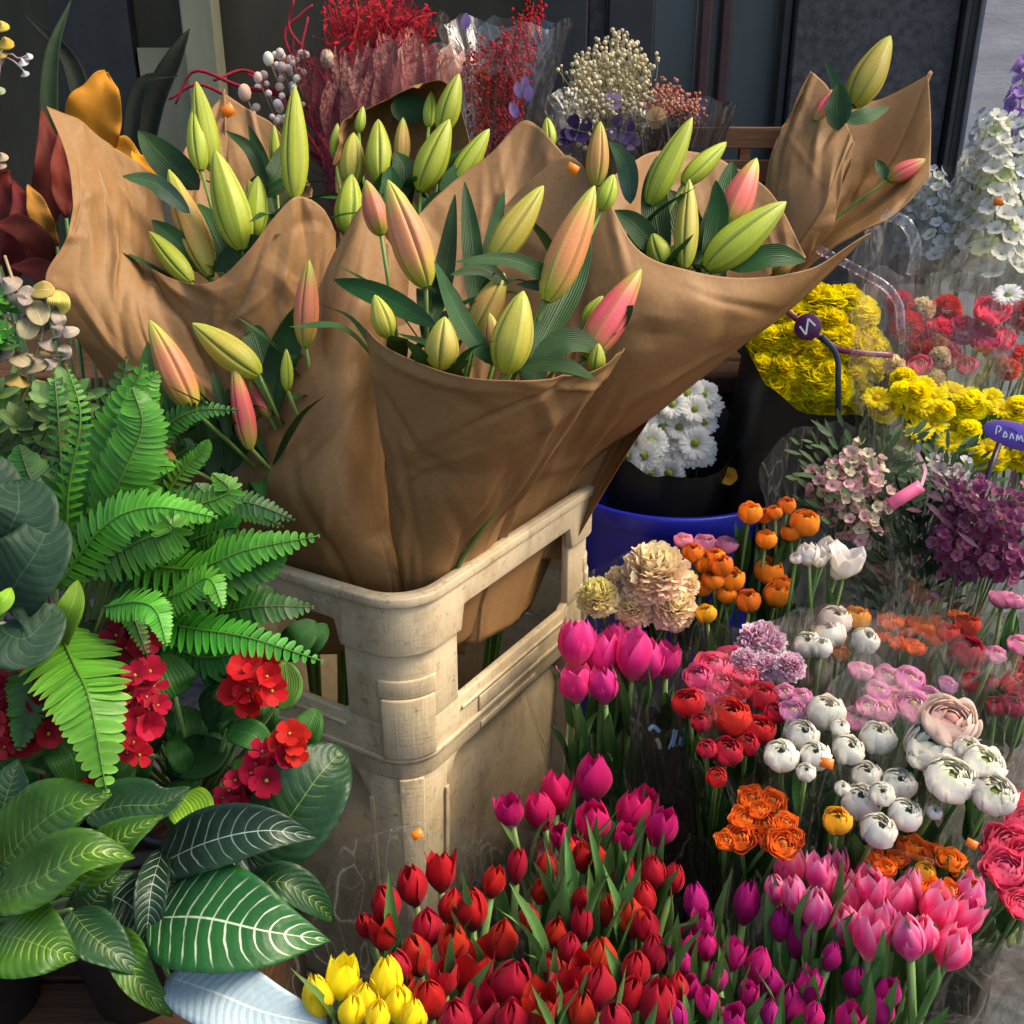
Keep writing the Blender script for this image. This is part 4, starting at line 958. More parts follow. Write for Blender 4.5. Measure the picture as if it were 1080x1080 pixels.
th, c, _ = tb('striped pink tulips in clear cellophane above the asphalt', [(832, 917, 17), (838, 945, 16), (818, 938, 15), (861, 920, 16), (873, 934, 17), (884, 911, 14), (860, 958, 18), (893, 945, 19), (892, 977, 20), (919, 938, 20), (917, 917, 17), (919, 987, 22), (947, 954, 20), (964, 940, 19), (958, 989, 21), (975, 986, 18), (989, 960, 19), (1021, 945, 18), (1018, 968, 19), (1004, 1001, 22), (935, 965, 16)], T_PINK, .53, 17, b + Vector((.04, .04, 0)), sfac=.94, leaves=2, spread=.28, jz=.014)
bb = WORLD[th].translation + Vector((.0, 0, .1))
film_part(th, bb, .06, c + Vector((.02, -.01, -.03)), .125, front=-.05, back=.04, seed=3, spiky=.04)
th, c, _ = tb('hot pink tulips with long bare stems beside the crate', [(608, 673, 22, 1.17), (606, 716, 19, 1.15), (636, 719, 18, 1.15), (636, 688, 18, 1.18), (668, 690, 23, 1.17), (684, 692, 21, 1.18), (702, 692, 18, 1.19), (650, 668, 13, 1.21), (655, 700, 15, 1.2), (622, 700, 15, 1.2)], T_HOT, .53, 18, BX['pink'], sfac=.92, leaves=4, spread=.35, ll=(.07, .11), lw=.009)
film_part(th, BX['pink'] + Vector((0, 0, .08)), .04, c + Vector((0, 0, -.05)), .085, front=-.06, back=.03, seed=5)

# ---- ranunculus and others
RAN = dict(stem_r=.0022, stem_c=(.13, .22, .05), leaves=3, lw=.009, ll=(.05, .085), lcol=((.03, .09, .02), (.07, .16, .04)))
def rb(label, cat_, heads, meshes, z, size, base, pname='ranunculus', zc=.8, group='bunches of ranunculus', name='ranunculus_bunch', **k):
    kk = dict(RAN); kk.update(k)
    return bunch(name, label, cat_, pname, meshes, heads, z, size, zc, base, group, **kk)
b = BX['ran']; bz_ = b + Vector((0, 0, .12))
th, c, _ = rb('six round white ranunculus, one with an orange price sticker on its petals', 'ranunculus', [(871, 753, 23), (846, 777, 18), (824, 798, 17), (860, 798, 18), (894, 792, 18), (925, 780, 19), (886, 768, 12), (850, 815, 10)], R_WHITE, .585, 18, bz_ + Vector((0, 0, 0)), tilt=Vector((0, -.25, 0)))
sticker(th, 872, 805, depth(c) - .035, .012)
film_part(th, bz_, .04, c + Vector((0, .01, -.02)), .085, front=-.04, back=.06, seed=6, spiky=.05)
th, c, _ = rb('five white ranunculus with one blush head, under the big white blooms', 'ranunculus', [(908, 847, 20), (914, 820, 18), (948, 828, 18), (954, 860, 19), (926, 877, 18), (930, 838, 13), (985, 857, 9), (888, 832, 8)], R_WHITE, .575, 18, bz_ + Vector((.03, -.05, 0)), tilt=Vector((0, -.3, 0)))
film_part(th, bz_ + Vector((.03, -.05, 0)), .035, c + Vector((0, .01, -.03)), .07, front=-.03, back=.05, seed=7, spiky=.05)
th, c, _ = rb('very large creamy white ranunculus crowded in cellophane by the hot pink blooms', 'ranunculus', [(987, 789, 31), (1037, 806, 25), (1002, 822, 27), (1048, 838, 24), (1020, 790, 18), (970, 800, 14)], R_BIGW, .60, 26, bz_ + Vector((.08, -.0, 0)), tilt=Vector((0, -.3, 0)))
add_flower(th, 'ranunculus', R_BLUSH, P(1003, 759, .93), Vector((0, -.4, 1)), 31 * .93 / F, .8, bz_ + Vector((.08, .02, 0)), label='blush pink bloom at the back of the bunch')
film_part(th, bz_ + Vector((.08, 0, 0)), .04, c + Vector((0, .02, -.02)), .085, front=-.03, back=.07, seed=8, spiky=.05)
rb('single golden ranunculus on a straight stem beside the white ones', 'ranunculus', [(883, 867, 18)], R_YEL, .57, 18, bz_ + Vector((-.02, -.06, 0)), tilt=Vector((0, -.25, 0)))
th, c, _ = rb('compact bunch of orange ranunculus below the white ones', 'ranunculus', [(793, 842, 15), (815, 845, 15), (785, 863, 15), (806, 870, 15), (829, 868, 15), (780, 884, 15), (826, 890, 18), (765, 886, 11), (812, 888, 13), (838, 882, 12), (800, 853, 11)], R_DORA, .555, 15, bz_ + Vector((-.09, -.06, 0)), spread=.5, tilt=Vector((0, -.3, 0)))
th, c, _ = rb('red ranunculus in smoked film printed with pale blue script', 'ranunculus', [(803, 735, 21), (771, 757, 22), (767, 793, 19), (726, 742, 17), (740, 762, 14), (800, 770, 17), (756, 820, 13), (780, 728, 14), (788, 785, 14), (818, 752, 12), (745, 790, 12)], R_RED, .565, 18, bz_ + Vector((-.11, .03, 0)), tilt=Vector((-.05, -.25, 0)))
fb = bz_ + Vector((-.13, .02, .02)); 
FILM_MB = MB(); cone_wrap(FILM_MB, fb, .05, c + Vector((.0, .01, -.045)), .088, front=-.035, back=.0, seed=9, crink=.008); part('cellophane_wrapper', FILM_MB, 'film_dark', th)
RED_TH, RED_C, RED_B = th, c, fb
th, c, _ = rb('pale pink and lilac ranunculus loosely set behind the white blooms', 'ranunculus', [(908, 707, 12), (936, 714, 15), (960, 716, 18), (963, 744, 19), (926, 728, 14), (930, 749, 15), (836, 750, 15), (828, 730, 12), (902, 758, 13), (944, 736, 14), (846, 735, 12), (980, 735, 13), (1000, 722, 10), (915, 745, 11)], R_LILAC, .575, 15, bz_ + Vector((.05, .10, 0)), tilt=Vector((0, -.25, 0)))
film_part(th, bz_ + Vector((.03, .10, 0)), .05, c + Vector((0, .02, -.02)), .11, 'film_pink', front=-.04, back=.03, seed=10)
th, c, _ = rb('frilled mauve and white carnations above the red ranunculus', 'carnation bunch', [(803, 680, 26), (832, 704, 17), (806, 705, 18), (785, 697, 14)], C_BICO, .57, 20, bz_ + Vector((-.04, .14, 0)), 'carnation', .4, 'bunches of carnations', 'carnation_bunch', tilt=Vector((0, -.3, 0)))
th, c, _ = rb('dusky rose ranunculus left of the mauve carnations', 'ranunculus', [(752, 703, 20), (771, 698, 17), (736, 714, 18), (762, 722, 17), (785, 715, 15), (733, 736, 12), (752, 735, 13), (775, 735, 13)], R_ROSE, .565, 17, bz_ + Vector((-.10, .10, 0)), tilt=Vector((0, -.3, 0)))
film_part(th, bz_ + Vector((-.1, .12, 0)), .05, c + Vector((.02, .02, -.03)), .09, 'film_pink', front=-.03, back=.02, seed=11)
th, c, _ = rb('tall white ranunculus with one yellow head, above the lilac ones', 'ranunculus', [(880, 656, 17), (875, 670, 17), (852, 681, 14), (912, 677, 17), (866, 684, 12)], R_WHITE, .57, 16, bz_ + Vector((0, .16, 0)), tilt=Vector((0, -.15, 0)))
add_flower(th, 'ranunculus', R_YEL, PZ(903, 653, .57), Vector((0, -.1, 1)), .017, .8, bz_ + Vector((0, .16, 0)), label='yellow bloom behind the white ones')
add_flower(th, 'ranunculus', R_ORA, PZ(886, 690, .55), Vector((0, -.1, 1)), .010, .8, bz_ + Vector((0, .16, 0)), label='small orange bloom')
b = BX['ora']; bo = b + Vector((0, 0, .1))
th, c, _ = rb('orange ranunculus in tight globes beside the peach carnations', 'ranunculus', [(772, 612, 15), (761, 598, 14), (745, 594, 12), (730, 584, 13), (739, 619, 12), (789, 635, 15), (755, 588, 10), (752, 612, 11), (765, 627, 11)], R_ORA, .55, 14, bo + Vector((-.04, 0, 0)), dfix=1.25, tilt=Vector((-.05, -.1, 0)))
th, c, _ = rb('amber ranunculus half opened on long stems, in front of the blue bucket', 'ranunculus', [(830, 534, 11), (848, 553, 15), (791, 542, 12), (808, 570, 13), (817, 541, 9), (810, 603, 15), (819, 628, 17), (834, 562, 11), (806, 545, 9), (824, 617, 12)], R_ORA, .58, 13, bo + Vector((.05, .02, 0)), dfix=1.27, tilt=Vector((0, -.1, 0)))
rb('three small pink ranunculus buds against the blue bucket', 'ranunculus', [(721, 570, 12), (745, 573, 12), (767, 574, 12), (737, 578, 8)], R_PINK, .56, 12, bo + Vector((-.05, .05, 0)), dfix=1.29)
rb('white tulips above the tall white ranunculus, by the wax flowers', 'tulip bunch', [(852, 583, 14), (874, 576, 14), (893, 594, 15), (864, 590, 10), (884, 603, 11), (840, 588, 8)], T_WHITE, .57, 14, bo + Vector((.10, 0, 0)), 'tulip', 1.1, 'bunches of cut tulips', 'tulip_bunch', leaves=1, lw=.007, dfix=1.22)
th, c, _ = rb('big frilled peach carnations in front of the blue bucket', 'carnation bunch', [(691, 606, 36), (669, 640, 25), (709, 641, 25), (652, 612, 14), (684, 628, 20), (722, 616, 16)], C_PEACH, .56, 26, bo + Vector((-.13, -.02, 0)), 'carnation', .4, 'bunches of carnations', 'carnation_bunch', tilt=Vector((0, -.4, 0)), spread=.5, dfix=1.22)
add_flower(th, 'carnation', C_CREAM, P(631, 630, 1.21), Vector((-.3, -.4, 1)), 21 * 1.21 / F, .4, bo + Vector((-.13, -.02, 0)), label='cream yellow bloom at the side')
film_part(th, bo + Vector((-.13, 0, 0)), .035, c + Vector((0, .01, -.03)), .085, front=-.03, back=.0, seed=12)
rb('single golden ranunculus wrapped beside the peach carnations', 'ranunculus', [(745, 648, 12)], R_YEL, .54, 12, bo + Vector((-.07, -.04, 0)), dfix=1.18)
b = BX['rr']; br = b + Vector((0, 0, .1))
th, c, _ = rb('dark red ranunculus at the side by the orange blooms', 'ranunculus', [(1020, 660, 15), (1000, 668, 12), (1021, 688, 18), (1070, 722, 17), (1027, 720, 13), (1068, 744, 15), (1045, 719, 11), (1010, 690, 12), (1050, 745, 12), (1085, 735, 15), (1078, 700, 12)], R_DRED + R_RED[:1], .57, 14, br, tilt=Vector((0, -.15, 0)))
film_part(th, br, .05, c + Vector((0, .01, -.03)), .11, front=-.05, back=.03, seed=13)
th, c, _ = rb('pink ranunculus pair on tall stems at the edge above the dark red ones', 'ranunculus', [(1058, 631, 15), (1072, 634, 12), (1076, 680, 13), (1050, 690, 10)], R_PINK, .62, 13, br + Vector((.05, .03, 0)))
th, c, _ = rb('orange ranunculus seen through film right of the tall white ones', 'ranunculus', [(940, 655, 13), (955, 664, 13), (972, 660, 14), (985, 672, 11), (948, 678, 11), (965, 682, 11), (990, 655, 10), (930, 668, 10), (1010, 648, 10)], R_DORA, .56, 13, br + Vector((-.08, .04, 0)))
film_part(th, br + Vector((-.09, .04, 0)), .05, c + Vector((0, 0, -.02)), .10, front=-.01, back=.04, seed=14)
th, c, _ = rb('hot pink ruffled roses at the edge beside the large white ranunculus', 'rose bunch', [(1066, 890, 24), (1084, 868, 24), (1060, 915, 22), (1086, 905, 24), (1072, 940, 22), (1092, 935, 22), (1050, 895, 14), (1090, 845, 18), (1078, 955, 16)], R_HOT, .53, 22, PZ(1080, 960, .15), 'rose', .8, 'bunches of roses', 'rose_bunch', tilt=Vector((-.15, -.3, 0)), spread=.5)
film_part(th, PZ(1080, 960, .15), .04, c + Vector((0, .01, -.02)), .09, 'film_pink', front=-.05, back=.04, seed=15)
th, c, _ = rb('yellow and orange ranunculus in film between the white and striped pink blooms', 'ranunculus', [(965, 893, 14), (946, 905, 13), (935, 915, 12), (985, 900, 15), (1002, 905, 14), (975, 920, 13), (1003, 937, 12), (985, 937, 13), (1015, 920, 12), (955, 890, 11), (920, 900, 11), (1025, 935, 10)], R_YEL + R_DORA, .535, 13, bz_ + Vector((.07, -.08, -.03)), tilt=Vector((0, -.2, 0)))
sticker(th, 1025, 890, depth(c) - .02, .009, ang=.2)
film_part(th, bz_ + Vector((.07, -.08, -.03)), .05, c + Vector((0.01, 0, -.02)), .095, front=-.01, back=.05, seed=16)
#@@SECTION back
# ------------------------------------------------------------------ chrysanthemums in black wraps, standing in the blue bucket
def in_poly(x, y, poly):
    c = False; j = len(poly) - 1
    for i in range(len(poly)):
        (xi, yi), (xj, yj) = poly[i], poly[j]
        if (yi > y) != (yj > y) and x < (xj - xi) * (y - yi) / (yj - yi) + xi: c = not c
        j = i
    return c
def fill(poly, gap, jit=.25):
    xs = [p[0] for p in poly]; ys = [p[1] for p in poly]; out = []; k = 0
    y = min(ys)
    while y < max(ys):
        x = min(xs) + (gap / 2 if k % 2 else 0)
        while x < max(xs):
            px, py = x + ru(-jit, jit) * gap, y + ru(-jit, jit) * gap
            if in_poly(px, py, poly): out.append((px, py))
            x += gap
        y += gap * .86; k += 1
    return out
def ribbon(mb, pts, w, col, nrm=None, n=20):
    ps = spline([P(*q) for q in pts], n); rows = []
    for i, p in enumerate(ps):
        t = (ps[min(n, i + 1)] - ps[max(0, i - 1)]).normalized(); s = t.cross((CAM - p).normalized()).normalized()
        rows.append([p - s * w, p, p + s * w])
    mb.grid(rows, col)
bbk = P(712, 600, 1.64); bbk.z = .14
# yellow
th = thing('chrysanthemum_bouquet', 'yellow chrysanthemum bouquet in black wrap with a round purple emblem on its ribbon', 'bouquet', bbk, 'chrysanthemum bouquets in the blue bucket')
cen = P(868, 388, 1.53); axis = (cen - bbk).normalized()
for px, py in fill([(800, 352), (832, 318), (868, 300), (905, 322), (932, 368), (930, 405), (898, 448), (855, 462), (822, 440), (806, 400)], 21):
    rr = math.hypot(px - 868, py - 385) / 80
    p = P(px, py, 1.485 + .05 * rr * rr + ru(-.008, .008)); ax = axis * .8 + (p - cen) * 4 + (CAM - p).normalized() * .5
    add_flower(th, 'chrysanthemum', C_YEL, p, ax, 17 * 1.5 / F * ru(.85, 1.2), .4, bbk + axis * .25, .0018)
mb = MB(); cone_wrap(mb, bbk + axis * .04, .03, cen - axis * .05, .125, front=.0, back=.13, flare=.02, crink=.006, seed=21, ell=.85); part('black_wrapper', mb, 'black', th)
mb = MB(); ribbon(mb, [(826, 326, 1.46), (845, 340, 1.448), (880, 366, 1.445), (905, 372, 1.44), (942, 375, 1.45)], .0042, (.20, .035, .09)); rb_ = part('ribbon', mb, 'plain', th); solidify(rb_, .0005)
mb = MB(); ribbon(mb, [(866, 354, 1.442), (882, 374, 1.441), (884, 400, 1.444), (884, 442, 1.462)], .0042, (.03, .045, .06)); o = part('ribbon', mb, 'plain', th); solidify(o, .0005); o['label'] = 'dark ribbon end hanging down'
tp = P(852, 345, 1.435); n_ = (CAM - tp).normalized(); ux = n_.cross(UP).normalized() * -1; uy = n_.cross(ux) * -1
if uy.z < 0: uy = -uy
mb = MB(); N = 32
for rr in (0,): 
    mb.grid([[tp + (ux * math.cos(2 * pi * k / N) + uy * math.sin(2 * pi * k / N)) * r + n_ * z for k in range(N)] for r, z in ((.0001, .001), (.0184, .001), (.0194, 0), (.0184, -.001), (.0001, -.001))], (.075, .018, .07), None, True)
tg = part('round_tag', mb, 'plain', rb_)
mb = MB()
def on_plane(px, py, tp, n, off):
    r = ray(px, py); return CAM + r * (((tp + n * off - CAM).dot(n)) / r.dot(n))
def stroke(mb, pts, tp, n, off, w, col, k=8):
    ps = spline([on_plane(x, y, tp, n, off) for x, y in pts], k); rows = []
    for i, p in enumerate(ps):
        t = (ps[min(k, i + 1)] - ps[max(0, i - 1)]).normalized(); sd_ = t.cross(n).normalized(); rows.append([p - sd_ * w, p, p + sd_ * w])
    mb.grid(rows, col)
for k, st in enumerate(([(843.5, 344), (850, 353)], [(850, 353), (852.5, 336)], [(852.5, 336), (860, 343.5)])): stroke(mb, st, tp, n_, .0016 + .0004 * k, .0014, (.85, .82, .85), 3)
part('emblem', mb, 'plain', rb_)
# white
bb2 = bbk + Vector((-.03, -.02, 0)); cen = P(706, 470, 1.57); axis = (cen - bb2).normalized()
th = thing('chrysanthemum_bouquet', 'white daisy chrysanthemum bouquet in black wrap half under the kraft paper', 'bouquet', bb2, 'chrysanthemum bouquets in the blue bucket')
for px, py in fill([(640, 482), (665, 440), (700, 412), (748, 412), (757, 440), (745, 478), (722, 508), (690, 505), (662, 496)], 20):
    p = P(px, py, 1.53 + ru(-.01, .012)); ax = (CAM - p).normalized() + (p - cen) * 3.5 + Vector((ru(-.25, .25), 0, ru(-.1, .3)))
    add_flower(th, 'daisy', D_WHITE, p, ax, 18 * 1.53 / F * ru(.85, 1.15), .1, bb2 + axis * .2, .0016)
mb = MB(); cone_wrap(mb, bb2 + axis * .03, .03, cen - axis * .02, .105, front=-.005, back=.10, flare=.0, crink=.004, seed=22); part('black_wrapper', mb, 'black', th)
mb = MB(); q = P(768, 502, 1.52); small_flower(mb, q, CAM - q, .014, (.8, .45, .02), (.5, .2, .02), 6); 
mb.tube([q, q.lerp(bbk + UP * .3, .5), bbk + UP * .2], .0015, None, (.1, .18, .04)); tag(single('loose_flower', mb, 'petal', bbk), 'small loose orange flower low between the black wraps', 'flower')

# ------------------------------------------------------------------ bouquets at the back right
def backbase(px, py, d, z=.05):
    p = P(px, py, d); return Vector((p.x, p.y + .05, z))
for px, py, d, lab in ((1010, 420, 1.5, 'black bucket under the yellow and red mixed bouquets'), (960, 560, 1.36, 'black bucket under the wax flowers and purple heather')):
    p = backbase(px, py, d, 0); bucket('black_bucket', lab, p.x, p.y, .17, .30, 'blackbucket', 'black buckets under the cut flowers')
# white and pale blue spikes
bs = backbase(1035, 300, 1.72, .05)
th = thing('flower_bouquet', 'tall white and pale blue flower spikes against the concrete wall', 'bouquet', bs)
def spike(th, x0, y0, x1, y1, d, r, cp, cc, n, fr, lab=None):
    a = P(x0, y0, d); b = P(x1, y1, d + .02); mb = MB(); ax = (b - a).normalized(); e = ax.orthogonal().normalized(); f = ax.cross(e)
    mb.tube([a - ax * .1, a, b], .003, .001, (.2, .32, .1), 5)
    for i in range(n):
        t = (i + rnd()) / n; an = i * 2.4; o = e * math.cos(an) + f * math.sin(an); rr = r * (1 - .65 * t) * ru(.7, 1.1)
        k = ru(.85, 1.1)
        small_flower(mb, a.lerp(b, t) + o * rr, o + ax * .4, fr * (1 - .35 * t) * ru(.8, 1.15), tuple(x * k for x in (cp if rnd() < .8 else cc)), (.5, .6, .2), 5, .3)
    o = part('flower_spike', mb, 'petal', th); mb = MB(); mb.tube([a - ax * .09, a.lerp(bs, .5) + UP * .05, bs], .003, .004, (.12, .2, .06)); part('stem', mb, 'stem', o)
    if lab: o['label'] = lab
WHT, LGR, PBL = (.84, .84, .74), (.56, .66, .34), (.60, .66, .68)
for a in ((1050, 300, 1048, 125, 1.58, .045, WHT, LGR, 90, .019), (1030, 300, 1024, 165, 1.62, .04, WHT, PBL, 60, .018), (990, 285, 985, 180, 1.66, .035, PBL, WHT, 60, .014), (965, 270, 962, 190, 1.70, .03, PBL, (.46, .54, .58), 46, .013), (1010, 275, 1012, 195, 1.68, .035, PBL, WHT, 50, .014),
          (1075, 290, 1078, 120, 1.62, .045, (.78, .82, .78), WHT, 80, .018), (1068, 180, 1082, 60, 1.66, .03, (.34, .2, .55), PBL, 40, .016), (1100, 300, 1105, 150, 1.6, .045, WHT, PBL, 70, .018), (1025, 200, 1040, 120, 1.68, .03, PBL, (.46, .56, .58), 44, .013)): spike(th, *a)
sticker(th, 1053, 213, 1.52, .014)
mb = MB(); cone_wrap(mb, bs + UP * .3, .04, P(1030, 270, 1.66), .11, front=.0, back=.1, seed=31, spiky=.05); part('cellophane_wrapper', mb, 'film', th)
# red and coral mix
def mixed(label, base, poly, gap, d, kinds, size, filmmat='film', wr=.12, name='flower_bouquet', group=None, axup=.9, seed=0, fr=-.02, bk=.08, spiky=.06, dj=.015, leafy=0):
    th = thing(name, label, 'bouquet', base, group); cs = []
    for px, py in fill(poly, gap, .3):
        nm, ms, zc = random.choice(kinds); p = P(px, py, d + ru(-dj, dj)); cs.append(p)
        add_flower(th, nm, ms, p, UP * axup + (CAM - p).normalized() * .7 + Vector((ru(-.3, .3), 0, 0)), size * d / F * ru(.75, 1.2), zc, base, .0018, leaves=1 if rnd() < leafy else 0, lw=.012, ll=(.05, .09))
    c = sum(cs, Vector()) / len(cs)
    if filmmat: mb = MB(); cone_wrap(mb, base + UP * .12, .04, c, wr, front=fr, back=bk, seed=seed, spiky=spiky); part('cellophane_wrapper', mb, filmmat, th)
    return th, c
bm = backbase(1010, 340, 1.6)
mixed('red and coral carnations in upstanding cellophane right of the yellow chrysanthemums', bm, [(938, 312), (985, 305), (1020, 318), (1022, 362), (990, 392), (950, 352)], 25, 1.50, [('carnation', C_RED, .4), ('carnation', C_HOT, .4), ('ranunculus', R_ROSE, .8), ('carnation', C_PEACH, .4)], 15, wr=.10, seed=41, fr=-.01, bk=.10, spiky=.10)
mixed('pink and crimson blooms mixed with white at the edge below the white spikes', backbase(1080, 370, 1.52), [(1040, 310), (1110, 310), (1110, 415), (1050, 410), (1035, 350)], 25, 1.47, [('carnation', C_RED, .4), ('ranunculus', R_HOT, .8), ('ranunculus', R_LILAC, .8), ('daisy', D_WHITE, .1)], 15, wr=.11, seed=42, leafy=.3)
mixed('bright yellow daisies in tall clear cellophane above the wax flowers', backbase(1010, 450, 1.46), [(918, 420), (950, 400), (1010, 405), (1060, 420), (1110, 430), (1110, 495), (1050, 490), (1000, 470), (950, 450)], 20, 1.37, [('daisy', D_YEL, .1), ('chrysanthemum', C_YEL, .4), ('daisy', D_YEL, .1)], 15, wr=.14, seed=43, fr=-.05, bk=.12, spiky=.12, leafy=.5)
mixed('pale salmon and yellow blooms seen through upright cellophane below the red carnations', backbase(985, 400, 1.5), [(940, 362), (1030, 372), (1045, 405), (935, 398)], 23, 1.46, [('carnation', C_PEACH, .4), ('daisy', D_YEL, .1), ('ranunculus', R_ROSE, .8)], 11, wr=.09, seed=44, fr=.02, bk=.08, spiky=.1, leafy=.6)
# wax flowers: branching sprigs of tiny cupped blooms
def sprig_bush(name, label, cat_, base, cx, cy, rx, ry, d, n, cp, cc, fr, mat='petal', leafcol=((.05, .11, .04), (.10, .18, .07)), nleaf=90, filmmat=None, seed=0, vary=.25, pnm='flower_sprig', wr=.10):
    th = thing(name, label, cat_, base); c0 = P(cx, cy, d); s = d / F
    for k in range(9):
        a = 2 * pi * k / 9 + ru(-.2, .2); q = ru(.15, .75) if k else 0
        sx, sy = math.cos(a) * q * rx * s, math.sin(a) * q * ry * s
        tip = c0 + Vector((sx, ru(-.03, .03), sy)); mb = MB(); root = tip - UP * .09 + Vector((-sx * .5, .02, 0))
        mb.tube([root, root.lerp(tip, .5), tip], .0016, .0008, (.10, .16, .06), 5)
        for i in range(n // 9):
            o = Vector((ru(-1, 1), ru(-1, 1), ru(-1, 1)));
            if o.length > 1: continue
            p = tip + Vector((o.x * rx * s * .42, o.y * .03, o.z * ry * s * .42)); kk = ru(1 - vary, 1 + vary)
            small_flower(mb, p, o + UP * .5 + (CAM - p).normalized() * .6, fr * ru(.7, 1.2), tuple(min(.9, x * kk) for x in (cp if rnd() < .6 else cc)), (.35, .08, .12), 5, .55)
            if rnd() < .25: mb.tube([p - UP * .02 + Vector((ru(-.01, .01), .01, 0)), p], .0007, None, (.12, .18, .08), 4)
        o = part(pnm, mb, mat, th)
        mb = MB(); mb.tube([root, root.lerp(base, .5), base], .0018, .0024, (.10, .15, .06), 5); part('stem', mb, 'stem', o)
    mb = MB()
    for i in range(nleaf):
        o = Vector((ru(-1, 1), ru(-1, 1), ru(-1, .9))); p = c0 + Vector((o.x * rx * s, o.y * .05, o.z * ry * s * 1.05)); dr = Vector((o.x, ru(-.5, .5), ru(.2, 1))).normalized() * ru(.012, .034)
        leaf_blade(mb, [p, p + dr], ru(.002, .0045), None, .2, 0, leafcol[0], leafcol[1], 3, (.9, .7), 1)
    part('foliage', mb, 'leaf', th)
    if filmmat: mb = MB(); cone_wrap(mb, base + UP * .1, .04, c0, wr, front=-.07, back=.03, seed=seed); part('cellophane_wrapper', mb, filmmat, th)
    return th
bwx = backbase(905, 560, 1.33)
sprig_bush('wax_flower_bunch', 'blush and cream wax flowers with tiny cupped blooms below the black wrap', 'flower bunch', bwx, 902, 508, 56, 58, 1.30, 620, (.66, .40, .40), (.66, .60, .42), .0078, nleaf=150, filmmat='film', seed=51)
sprig_bush('heather_bunch', 'dusky purple heather bunch wrapped in film at the edge', 'flower bunch', backbase(1040, 600, 1.26), 1042, 562, 56, 60, 1.22, 700, (.24, .05, .14), (.36, .13, .22), .0066, nleaf=70, leafcol=((.10, .03, .07), (.16, .06, .10)), filmmat='film', seed=52)
th = sprig_bush('white_filler_bunch', 'small white filler flowers between the yellow daisies and purple heather', 'flower bunch', backbase(1000, 540, 1.32), 995, 500, 34, 26, 1.31, 130, (.70, .68, .62), (.40, .34, .34), .009, nleaf=60)
mb = MB(); ribbon(mb, [(938, 533, 1.24), (952, 524, 1.235), (972, 512, 1.24)], .008, (.72, .12, .24), n=10); o = part('paper_tag', mb, 'plain', th); solidify(o, .0005)
mb = MB(); ribbon(mb, [(972, 512, 1.24), (976, 495, 1.25), (968, 478, 1.27)], .002, (.70, .35, .45), n=10); part('ribbon', mb, 'plain', th)
sprig_bush('greenery_bunch', 'dark green foliage bunch in the gap below the wax flowers and heather', 'foliage bunch', backbase(965, 640, 1.30), 965, 585, 48, 62, 1.31, 9, (.02, .05, .02), (.03, .06, .02), .004, nleaf=420, leafcol=((.008, .022, .010), (.02, .05, .022)), pnm='sprig')
# oval purple tag on a dark stick
tp = P(1072, 460, 1.27); n_ = (CAM - tp).normalized(); ux = -n_.cross(UP).normalized(); uy = ux.cross(n_) * -1
if uy.z < 0: uy = -uy
if ux.x < 0: ux = -ux
th = thing('plant_label', 'oval purple label with white script on a dark stick by the yellow daisies', 'label', P(1040, 560, 1.3))
mb = MB(); N = 40
mb.grid([[tp + ux * math.cos(2 * pi * k / N) * .041 * r + uy * (math.sin(2 * pi * k / N) * .017 * r - .006 * math.cos(2 * pi * k / N)) + n_ * z for k in range(N)] for r, z in ((.001, .001), (.96, .001), (1, 0), (.96, -.001), (.001, -.001))], (.16, .09, .46), None, True); part('face', mb, 'plain', th)
mb = MB()
for st in ([(1050, 458), (1052, 449), (1056, 452), (1053, 456)], [(1058, 461), (1060, 455), (1062, 460), (1059, 461)], [(1065, 463), (1067, 457), (1069, 463)], [(1072, 465), (1073, 458), (1075, 464), (1077, 459), (1079, 466)], [(1082, 467), (1084, 460), (1086, 467)]):
    stroke(mb, st, tp, n_, .0016, .0008, (.82, .8, .9), 10)
part('script', mb, 'plain', th)
mb = MB(); mb.tube([P(1054, 468, 1.275), P(1040, 505, 1.27), P(1033, 540, 1.28), P(1028, 590, 1.3)], .004, .003, (.03, .012, .03), 6); part('stick', mb, 'plain', th)
# film ribbons by the leaning kraft bouquet
for lab, pts, wd, c in (('clear curled ribbon looping below the leaning kraft bouquet', [(930, 225, 1.42), (955, 235, 1.40), (966, 262, 1.40), (962, 290, 1.41)], .008, None), ('pink edged clear ribbon running towards the red carnations', [(862, 262, 1.42), (905, 285, 1.40), (935, 303, 1.39), (948, 322, 1.39), (950, 345, 1.39), (954, 362, 1.40)], .006, 1)):
    mb = MB(); ribbon(mb, pts, wd, (.7, .4, .45), n=24); o = single('ribbon', mb, 'film_pink' if c else 'film', P(*pts[0])); tag(o, lab, 'ribbon'); solidify(o, .0006)

